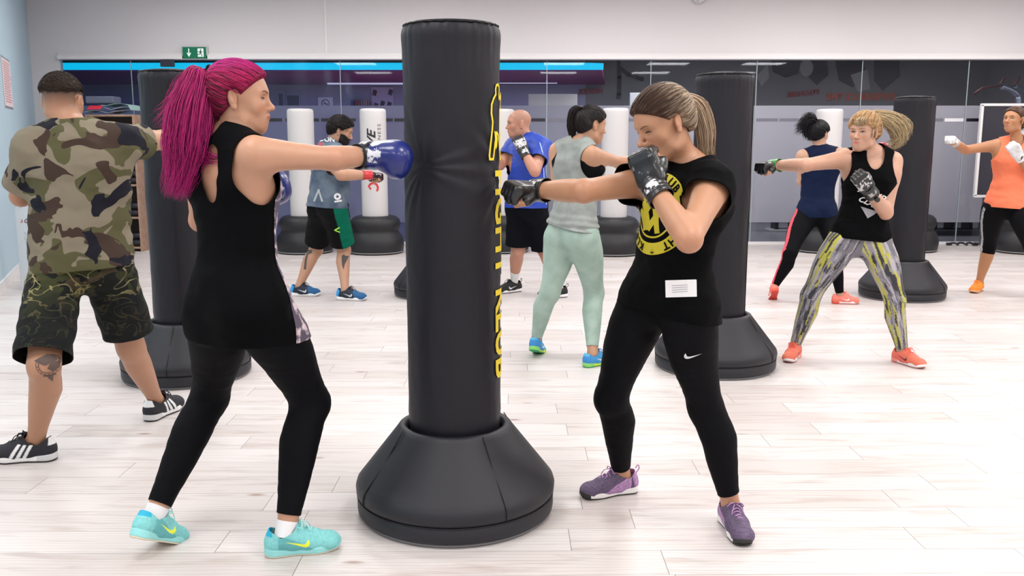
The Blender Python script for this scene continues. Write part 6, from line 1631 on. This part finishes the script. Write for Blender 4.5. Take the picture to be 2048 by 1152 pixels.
# ---------------------------------------------------------------- 5. blonde woman
def build_blonde():
    f = new_figure('blonde', res=(.0075, .0030, .0036), skin=(.64, .37, .26), brow=(.25, .13, .07), thick=1.02, armk=1.05, headk=.97, lips=(.55, .16, .17), eye_open=.8)
    f.handn = {'l': unit(np.array([-.3, -.9, .2]))}
    J = f.J; make_body(f)
    tag(f.root, 'blonde woman in black tank top and yellow and grey streaked leggings, punching left', 'person')
    def hc(q, p):
        a = np.array([.30, .15, .065]); b = np.array([.50, .32, .16]); w = np.clip(.4+.4*p+.8*(vnoise(q, 35, 6)-.5), 0, 1)[:, None]; return a*(1-w)+b*w
    cap = hair_cap(f, .013, hc, anchor=(0, -.070, .085), h=.0032, groove=.0025, freq=15, cut=lambda q, ear: np.minimum(q[:, 2]-.62*q[:, 1]+.008+.006*np.sin(q[:, 0]*120), np.where(np.abs(q[:, 0]) > .045, ear*.03, 1)))
    hair_strands(f, cap, 'comb', 900, .0015, lambda r, q: np.array([.50, .31, .15])*(.45+.9*r.rand()), anchor=(0, -.07, .085), lift=.0025)
    c, R, k = head_frame(f); P = lambda x, y, z: c+R@np.array([x, y, z])*k; Y = J['head'][1]+.05
    def tc(r, u, ang):
        a = np.array([.60, .46, .27])*(.45+.7*r.rand()); return a[None].repeat(len(u), 0)
    tail(f, [P(0, -.07, .085), P(0, -.11, .10), at(1775, 238, Y), at(1795, 255, Y), at(1800, 280, Y), at(1780, 292, Y)], 700, (.012, .024, .042, .046, .030, .02), .0016, tc, wild=1.3, m=14, seed=2, rag=.5)
    tail(f, [P(.01, -.07, .088), P(0, -.10, .11), at(1785, 232, Y), at(1812, 250, Y), at(1814, 272, Y)], 120, (.01, .02, .022, .02, .012), .0015, tc, name='hair_lock', wild=1.4, m=12, seed=6, rag=.5)
    tail(f, [P(-.02, .072, .082), P(-.02, .092, .060), P(-.03, .094, .040)], 160, (.030, .032, .022), .0015, tc, name='fringe', wild=.15, m=8, seed=7, rag=.5)
    tail(f, [P(-.066, .028, .04), P(-.072, .035, .0), P(-.070, .034, -.045)], 20, (.006, .006, .004), .002, tc, name='hair_lock', wild=.2, m=8, seed=8)
    navyb = pbr('navy_edge', (.012, .025, .09), .7)
    pr = torso_prims(f, .008)+[bone(J['pel']+f.up*.16, J['pel']+f.up*.04, (.096, .105), k=.05, lat=f.pr, sx=(1.2, 1.36))]
    fr = frame(f.cf, f.up)
    cuts = [plane_keep(J['pel']+f.up*.035, f.up), hole(J['sr']+f.cr*.045-f.up*.035, (.080, .16, .125), fr), hole(J['sl']-f.cr*.045-f.up*.035, (.080, .16, .125), fr),
            hole(J['neck']+f.up*.0+f.cf*.08, (.052, .13, .110), fr)]
    tk = cloth('tank_top', pr, .004, allof(*cuts), .007, BLACKJ, f.root, folds(.007, 9, 5), .003)
    for word, dz, sz in (('PUMP', .045, .062), ('CLASS', -.010, .048)):
        lay_on('shirt_lettering', text_polys(word, sz, .001, .4, sub=.02), J['pel']*.52+J['neck']*.48+f.cf*.2+f.up*dz, unit(np.cross(f.up, f.cf)+f.up*-.35), unit(f.up+np.cross(f.up, f.cf)*.35), tk, WPR, tk, .003)
    lay_on('shirt_mark', poly_bm([[(-.05, .02), (.055, .02), (.01, -.035)]], .02), J['pel']*.60+J['neck']*.40+f.cf*.2-f.up*.02, unit(np.cross(f.up, f.cf)+f.up*-.2), unit(f.up+np.cross(f.up, f.cf)*.2), tk, pbr('grey_print', (.30, .30, .33), .8), tk, .003)
    def lc(P):
        out = np.zeros((len(P), 3)); best = np.full(len(P), 9.)
        for s in 'lr':
            for a, b, w0 in ((J['h'+s], J['n'+s], 0), (J['n'+s], J['a'+s], 3)):
                ba = b-a; t = np.clip(((P-a)@ba)/(ba@ba), 0, 1); q = P-a-t[:, None]*ba; d = np.linalg.norm(q, axis=1); ax1 = unit(np.cross(ba, [0, 1, 0])); ax2 = unit(np.cross(ba, ax1))
                th = np.arctan2(q@ax2, q@ax1); C = np.stack([np.cos(th)*1.5, np.sin(th)*1.5, t*.55+w0*.2], 1)
                n1 = fbm(C, 2.4, 3 if s == 'l' else 9); n2 = fbm(C*np.array([1, 1, 1.6]), 4.5, 5 if s == 'l' else 11)
                cc = np.where((n1 > .53)[:, None], (.50, .48, .08), np.where((n1 > .44)[:, None], (.29, .28, .32), (.17, .165, .19)))
                cc = np.where((n2 < .42)[:, None], (.035, .035, .045), cc); cc = np.where((n2 > .66)[:, None], (.45, .43, .48), cc)
                m = d < best; out[m] = cc[m]; best[m] = d[m]
        return out
    leggings(f, 'leggings', pbr('streaked_legging', (.5, .5, .2), .75, attr=True, bump=(500, .2, .001)), cuff=(.08, .08), h=.0055, top=.30, col=lc)
    cor = (.80, .19, .12)
    st = dict(base=cor, panel=(.85, .16, .12), swoosh=(.10, .02, .03), toe=cor, sole=(.85, .85, .85), sole_heel=(.85, .30, .25), bottom=(.6, .2, .18), lace=lace('coral_lace', (.9, .16, .12)))
    f.cor = st
    shoe(f, 'l', st, .0035); shoe(f, 'r', st, .0035)
    pal = dict(main=(.010, .010, .012), mark=(.55, .56, .58), strap=(.012, .012, .014), smark=(.4, .4, .4), mk=.50)
    grappling_glove(f, 'l', pal, .0038); grappling_glove(f, 'r', dict(pal, mark=(.05, .05, .05), strap=(.05, .28, .06)), .0038)
    w, d, n, t = hand_frame(f, 'l'); bm = bmesh.new(); wc = w-d*.075
    add_tube(bm, [wc+(t*math.cos(a)*.033+n*math.sin(a)*.030) for a in np.linspace(0, 2*PI, 20)], .006, 6, cap=False, flat=.6)
    wt = link('wrist_watch', bm_mesh('wrist_watch', bm, True), pbr('watch_strap', (.55, .38, .30), .4, metal=.5), f.root, world=True)
    bm = bmesh.new(); q = unit(np.array([-.2, -1, .1])); q = unit(q-d*(q@d)); add_tube(bm, [wc+q*.030, wc+q*.041], .015, 20)
    link('watch_face', bm_mesh('watch_face', bm, False), pbr('watch_black', (.01, .01, .01), .15), wt, world=True)
    return f
# ---------------------------------------------------------------- 6. bearded man
def build_beard():
    f = new_figure('beard', res=(.009, .0042, .005), skin=(.56, .31, .20), brow=(.02, .014, .012), bulk=1.08, armk=1.05, headk=1.0, headup=np.array([.3, 0, 1.0]))
    J = f.J; make_body(f)
    tag(f.root, 'bearded man in faded grey-blue tee and black shorts with green side panels, tattooed calves', 'person')
    dk = lambda q, p: np.array([.012, .009, .009])*(.8+.4*vnoise(q, 60, 3)[:, None])
    cap = hair_cap(f, .012, dk, h=.0045, groove=.003, freq=18, cut=lambda q, ear: np.minimum(q[:, 2]-.80*q[:, 1]+.004, np.where(np.abs(q[:, 0]) > .045, ear*.03, 1)))
    hair_strands(f, cap, 'short', 1300, .0022, lambda r, q: np.array([.012, .008, .008])*(.4+1.2*r.rand()), length=.030, lift=.001)
    c, R, k = head_frame(f); P = lambda x, y, z: c+R@np.array([x, y, z])*k
    V, Q = surf([p for p in head_prims(f) if p.op == 'add'], .004, .007*k, lambda A: .002*np.sin(vnoise(A, 120, 3)*9), box=(J['head']-.14, J['head']+.14)); T = tris(Q); q = (V-c)@R/k
    g = np.minimum.reduce([-(q[:, 2]+.018+.0*q[:, 1])-np.clip((q[:, 1]-.05)*.55, 0, .03), q[:, 1]-.012+.0*q[:, 2], q[:, 2]+.135, np.where(np.abs(q[:, 0]) < .05, 1, .078-np.abs(q[:, 0]))])
    lip = np.hypot(q[:, 0]/.022, (q[:, 2]+.060)/.010)-1; g = np.minimum(g, np.where(q[:, 1] > .06, lip*.01, 1)); V, T = clip_tris(V, T, g)
    link('beard', mesh_np('beard', V, T, np.tile((.010, .007, .007), (len(V), 1))), HAIR, f.root, world=True)
    tm = pbr('faded_tee', (.055, .085, .135), .9, cam_noise=(7, (.13, .17, .22), .40, .62))
    pr = torso_prims(f, .018)+[bone(J['pel']+f.up*.2, J['pel']+f.up*.02, (.132, .148), k=.05, lat=f.pr, sx=(1.3, 1.33))]
    for s in 'lr':
        sh, e = J['s'+s], J['e'+s]; pr.append(bone(sh, sh+(e-sh)*.9, (.076, .080), k=.04))
    cuts = [plane_keep(J['pel']+f.up*.03, f.up)]
    for s in 'lr':
        cuts.append(arm_cut(f, s, .20, .115))
    cuts.append(hole(J['neck']+f.up*.04, (.072, .072, .05), frame(f.cf, f.up)))
    ts = cloth('t_shirt', pr, .004, allof(*cuts), .009, tm, f.root, folds(.010, 7, 4), .003)
    bk = -f.cf; side = unit(np.cross(f.up, bk))
    vd = unit(CAM-J['pel']); xa = unit(np.cross(f.up, vd)*-1) if np.cross(f.up, vd)[0] < 0 else unit(np.cross(f.up, vd))
    mid = J['pel']*.15+J['neck']*.85
    lay_on('shirt_lettering', text_polys('LONDON', .056, .001, sub=.02), at(640, 279, 7.75), xa, f.up, ts, WPR, ts, .004)
    lay_on('shirt_badge', poly_bm([[(-.06, -.035), (.06, -.035), (.07, .035), (-.05, .035)]], .02), at(630, 293, 7.72), xa, f.up, ts, pbr('dull_red_print', (.28, .05, .07), .8), ts, .004)
    lay_on('shirt_badge', poly_bm([[(-.05, -.03), (.05, -.03), (.05, .03), (-.05, .03)]], .03), at(614, 342, 7.72), xa, f.up, ts, pbr('pale_blue_print', (.42, .55, .62), .8), ts, .004)
    lay_on('shirt_print', poly_bm(ring_poly(.012, .030, n=18)+stroke([(-.02, -.045), (.035, -.035)], .014), .02), at(675, 396, 7.6), xa, f.up, ts, WPR, ts, .004)
    lay_on('shirt_print', poly_bm(stroke([(-.035, -.055), (0, .045), (.032, -.05)], .017), .02), at(637, 393, 7.6), xa, f.up, ts, pbr('pale_print', (.38, .42, .45), .8), ts, .004)
    green = np.array([.0, .13, .075])
    sp = torso_prims(f, .010, False)
    for s in 'lr':
        h, n = J['h'+s], J['n'+s]; sp.append(bone(h+f.up*.02, h+(n-h)*1.02, (.112, .108), k=.05))
    cuts = [lambda P: -torso_line(f, .24)(P)]+[thigh_cuff(f, s, .80, .155) for s in 'lr']
    def sc(P):
        q = P-J['hr']; d = unit(J['nr']-J['hr']); r = q-(q@d)[:, None]*d[None]
        a = r@unit(np.cross([0, 0, 1.0], f.pf)); m = ((r@unit(CAM-J['hr'])) > .03) & (r[:, 0] > .025)
        return np.where(m[:, None], green, np.array([.0020, .0020, .0028]))
    cloth('shorts', sp, .003, allof(*cuts), .006, pbr('sport_shorts', (.1, .1, .1), .8, attr=True, spec=.15), f.root, folds(.008, 8, 5), .003, col=sc)
    lay_on('shorts_logo', poly_bm(stroke([(.022, .022), (-.018, .0), (.020, -.018)], .011), .01), at(661, 466, 7.6), (1, 0, 0), (0, 0, 1), [o for o in f.root.children if o.name.startswith('shorts')][0], flatcol('lime_print', (.35, .75, .05)), f.root, .006)
    blu = (.01, .10, .26)
    st = dict(base=(.012, .02, .04), toe=blu, heel=(.02, .32, .75), swoosh=(.7, .72, .75), sole=(.85, .85, .86), bottom=(.7, .7, .7), lace=BL_LACE)
    shoe(f, 'l', st, .0045); shoe(f, 'r', st, .0045)
    pal = dict(main=(.03, .01, .015), mark=(.35, .35, .38), strap=(.60, .02, .03), smark=(.6, .02, .03))
    grappling_glove(f, 'r', pal, .005); grappling_glove(f, 'l', pal, .005)
    body = [o for o in f.root.children if o.name.startswith('body')][0]; ink = pbr('grey_tattoo_ink', (.06, .05, .05), .6)
    lay_on('tattoo', poly_bm([[(-.012, .075), (.034, .08), (.040, .05), (.0, .035)]]+stroke([(.0, .05), (-.012, -.01), (-.020, -.09)], .020), .012), at(603, 524, 7.9), (1, 0, 0), (0, 0, 1), body, ink, body, .002)
    lay_on('tattoo', poly_bm(stroke([(.0, .02), (.022, .018), (.038, .04), (.030, .07), (.016, .088)], .013)+[[(-.036, .03), (-.020, .040), (.0, .024), (.020, .030), (.010, -.010), (-.004, -.040), (-.012, -.088), (-.028, -.050), (-.034, -.010)]], .012), at(679, 527, 7.7), (1, 0, 0), (0, 0, 1), body, ink, body, .002)
    return f
# ---------------------------------------------------------------- 7. man in blue
def build_blue():
    f = new_figure('blue', res=(.009, .0042, .005), skin=(.58, .29, .20), brow=(.22, .11, .07), bulk=1.02, headk=1.02, stubble=((.20, .12, .09), .0, .35), lips=(.5, .22, .18))
    f.handn = {'l': unit(np.array([.2, -1, .2]))}
    J = f.J; make_body(f)
    tag(f.root, 'bald man in bright blue t-shirt and black shorts, fist raised to his chin', 'person')
    bm_ = pbr('royal_blue_jersey', (.004, .040, .36), .55, bump=(300, .2, .001))
    pr = torso_prims(f, .018)+[bone(J['pel']+f.up*.2, J['pel']+f.up*.02, (.132, .142), k=.05, lat=f.pr, sx=(1.3, 1.33))]
    for s in 'lr':
        sh, e = J['s'+s], J['e'+s]; pr.append(bone(sh, sh+(e-sh)*.9, (.074, .078), k=.04))
    cuts = [plane_keep(J['pel']+f.up*.02, f.up)]
    for s in 'lr':
        cuts.append(arm_cut(f, s, .20, .115))
    cuts.append(hole(J['neck']+f.up*.05, (.070, .070, .05), frame(f.cf, f.up)))
    ts = cloth('t_shirt', pr, .004, allof(*cuts), .009, bm_, f.root, folds(.010, 7, 6), .003)
    vd = unit(CAM-J['pel']); xa = unit(np.cross(f.up, vd)); xa = xa if xa[0] > 0 else -xa
    lay_on('seam_piping', poly_bm(stroke([(-.02, .13), (.005, .02), (.02, -.22), (.04, -.40)], .008)+stroke([(-.17, .10), (-.18, .0)], .008), .03), at(1085, 315, 7.6), xa, f.up, ts, pbr('pale_piping', (.35, .50, .85), .6), ts, .004)
    sp = torso_prims(f, .010, False)
    for s in 'lr':
        h, n = J['h'+s], J['n'+s]; sp.append(bone(h+f.up*.02, h+(n-h)*1.02, (.110, .112), k=.05))
    cuts = [lambda P: -torso_line(f, .24)(P)]+[thigh_cuff(f, s, .86, .2) for s in 'lr']
    cloth('shorts', sp, .003, allof(*cuts), .009, pbr('dark_shorts', (.0022, .0028, .0055), .85, spec=.12), f.root, folds(.008, 8, 7), .003)
    st = dict(base=(.010, .010, .012), swoosh=(.8, .8, .8), sole=(.85, .85, .86), bottom=(.05, .05, .05), lace=BL_LACE, loop=True, sock=(WHITE_C, .14))
    shoe(f, 'l', st, .0045); shoe(f, 'r', st, .0045)
    pal = dict(main=(.02, .02, .022), mark=(.60, .60, .62), strap=(.02, .02, .022), smark=(.7, .7, .7), mk=.45)
    grappling_glove(f, 'l', pal, .005); grappling_glove(f, 'r', pal, .005)
    return f
# ---------------------------------------------------------------- 8. woman in navy
def build_navy():
    f = new_figure('navy', res=(.009, .0045, .006), lift={'l': 35}, skin=(.60, .35, .24), bulk=1.10, armk=1.08, thick=1.1, headk=.97, boxing='r')
    J = f.J; make_body(f)
    tag(f.root, 'woman with messy black bun in navy racerback and black leggings with pink side stripe', 'person')
    dk = lambda q, p: np.array([.006, .006, .009])*(1+.4*p[:, None])
    cap = hair_cap(f, .014, dk, anchor=(0, -.07, .08), h=.0045, groove=.002); hair_strands(f, cap, 'comb', 500, .002, lambda r, q: np.array([.007, .006, .009])*(.4+r.rand()), anchor=(0, -.07, .08), lift=.003)
    c, R, k = head_frame(f); P = lambda x, y, z: c+R@np.array([x, y, z])*k; Y = J['head'][1]
    tc = lambda r, u, ang: (np.array([.008, .007, .010])*(.6+.9*r.rand()))[None].repeat(len(u), 0)
    tail(f, [P(0, -.06, .08), at(1632, 243, Y), at(1620, 240, Y), at(1606, 252, Y), at(1598, 262, Y)], 420, (.03, .05, .055, .035, .012), .0024, tc, name='messy_bun', wild=2.0, m=12, seed=2, rag=.6)
    tail(f, [P(0, -.06, .06), at(1622, 250, Y), at(1616, 268, Y), at(1618, 280, Y)], 140, (.03, .05, .045, .02), .0036, tc, name='hair_lock', wild=1.0, m=10, seed=3, rag=.5)
    nv = pbr('navy_knit', (.004, .010, .038), .85, spec=.15)
    pr = torso_prims(f, .006); fr = frame(f.cf, f.up)
    cuts = [plane_keep(J['pel']-f.up*.0, f.up), hole(J['sr']+f.cr*.03-f.up*.05-f.cf*.05, (.085, .18, .125), fr), hole(J['sl']-f.cr*.03-f.up*.05-f.cf*.05, (.085, .18, .125), fr),
            hole(J['neck']+f.up*.02+f.cf*.03, (.055, .075, .05), fr)]
    cloth('racerback_top', pr, .004, allof(*cuts), .009, nv, f.root, folds(.005, 9, 5), .003)
    pink, blk = np.array([.75, .10, .13]), np.array([.0018, .0018, .003])
    def lc(P):
        out = np.tile(blk, (len(P), 1))
        for s, sg in (('l', -1), ('r', 1)):
            for a, b in ((J['h'+s], J['n'+s]), (J['n'+s], J['a'+s])):
                ba = b-a; t = ((P-a)@ba)/(ba@ba); q = P-a-np.clip(t, 0, 1)[:, None]*ba; la = unit(np.cross([0, 1.0, 0], ba)); la = la if la[0]*sg > 0 else -la
                m = (t > -.1) & (t < 1.05) & (q@la > .028) & (np.abs(q@unit(np.cross(ba, la))) < .022) & (np.linalg.norm(q, axis=1) < .13); out[m] = pink
        return out
    leggings(f, 'leggings', pbr('striped_legging', (.1, .1, .1), .8, attr=True, spec=.12), cuff=(.09, .08), h=.007, top=.2, col=lc)
    cor = (.85, .22, .17)
    st = dict(base=cor, swoosh=(.85, .75, .72), sole=(.85, .80, .78), sole_heel=(.75, .10, .06), bottom=(.65, .06, .04), lace=lace('salmon_lace', (.9, .3, .22)), toe=cor)
    shoe(f, 'l', st, .0045); shoe(f, 'r', st, .0045)
    pal = dict(main=(.55, .012, .03), cuff=(.5, .01, .03), mark=(.55, .02, .03), pipe=pbr('red_piping', (.4, .01, .02), .5))
    boxing_glove(f, 'r', pal, .006); grappling_glove(f, 'l', dict(main=(.5, .01, .03), mark=(.5, .01, .03), strap=(.5, .01, .03), smark=(.5, .01, .03)), .006)
    return f
# ---------------------------------------------------------------- 9. woman in orange
def build_orange():
    f = new_figure('orange', res=(.009, .0042, .005), skin=(.54, .26, .13), brow=(.06, .03, .02), thick=1.12, armk=1.05, bulk=1.1, headk=1.0, lips=(.5, .13, .12))
    f.handn = {'l': unit(np.array([-.4, -.9, .1]))}
    J = f.J; make_body(f)
    tag(f.root, 'woman in orange tank top and black knee-length leggings at the right edge of the photo', 'person')
    dk = lambda q, p: np.array([.06, .025, .012])*(1+.5*p[:, None])
    hair_cap(f, .010, dk, h=.0045)
    c, R, k = head_frame(f); P = lambda x, y, z: c+R@np.array([x, y, z])*k
    tail(f, [P(0, -.08, .06), P(0, -.13, .06), P(0, -.16, .0), P(0, -.15, -.08)], 80, (.02, .03, .03, .015), .0036, lambda r, u, a: (np.array([.06, .025, .012])*(.6+.8*r.rand()))[None].repeat(len(u), 0), m=10, seed=2)
    om = pbr('orange_jersey', (.90, .21, .10), .8, bump=(400, .2, .001))
    pr = torso_prims(f, .008)+[bone(J['pel']+f.up*.18, J['pel']+f.up*.0, (.110, .125), k=.05, lat=f.pr, sx=(1.2, 1.4))]; fr = frame(f.cf, f.up)
    cuts = [plane_keep(J['pel']+f.up*.02, f.up), hole(J['sr']+f.cr*.045-f.up*.03, (.075, .16, .11), fr), hole(J['sl']-f.cr*.045-f.up*.03, (.075, .16, .11), fr), hole(J['neck']+f.up*.01+f.cf*.06, (.055, .11, .075), fr)]
    cloth('tank_top', pr, .004, allof(*cuts), .009, om, f.root, folds(.007, 8, 5), .003)
    blk = np.array([.0022, .0022, .0032])
    def lc(P):
        out = np.tile(blk, (len(P), 1)); s = 'r'
        for a, b in ((J['hr'], J['nr']), (J['nr'], J['ar'])):
            ba = b-a; t = ((P-a)@ba)/(ba@ba); q = P-a-np.clip(t, 0, 1)[:, None]*ba; la = unit(np.cross([0, 1.0, 0], ba)); la = la if la[0] < 0 else -la
            v = q@unit(np.cross(ba, la)); m = (t > -.1) & (t < 1.05) & (q@la > .02) & ((np.abs(v-.012) < .005) | (np.abs(v+.006) < .005)) & (np.linalg.norm(q, axis=1) < .13); out[m] = (.7, .7, .72)
        return out
    leggings(f, 'leggings', pbr('knee_legging', (.1, .1, .1), .8, attr=True, spec=.12), cuff=(.78, .78), h=.008, top=.25, col=lc)
    og = (.95, .30, .03)
    st = dict(base=og, sole=(.85, .5, .25), sole_heel=(.75, .75, .8), bottom=(.3, .05, .05), lace=lace('orange_lace', (.95, .32, .04)), toe=(.95, .25, .02))
    shoe(f, 'l', st, .005); shoe(f, 'r', st, .005)
    pal = dict(main=(.68, .68, .70), mark=(.55, .55, .56), strap=(.72, .72, .74), smark=(.02, .02, .02))
    grappling_glove(f, 'l', pal, .005); grappling_glove(f, 'r', dict(pal, strap=(.5, .5, .5)), .005)
    return f
# ---------------------------------------------------------------- build everything
room()
ceiling_panels()
SHOE = pbr('shoe_upper', (.5, .5, .5), .7, attr=True, bump=(900, .3, .001))
SOLE = pbr('shoe_sole', (.8, .8, .8), .55, attr=True)
bags()
fittings()
build_red()
build_tee()
build_camo()
build_mint()
build_blonde()
build_beard()
build_blue()
build_navy()
build_orange()
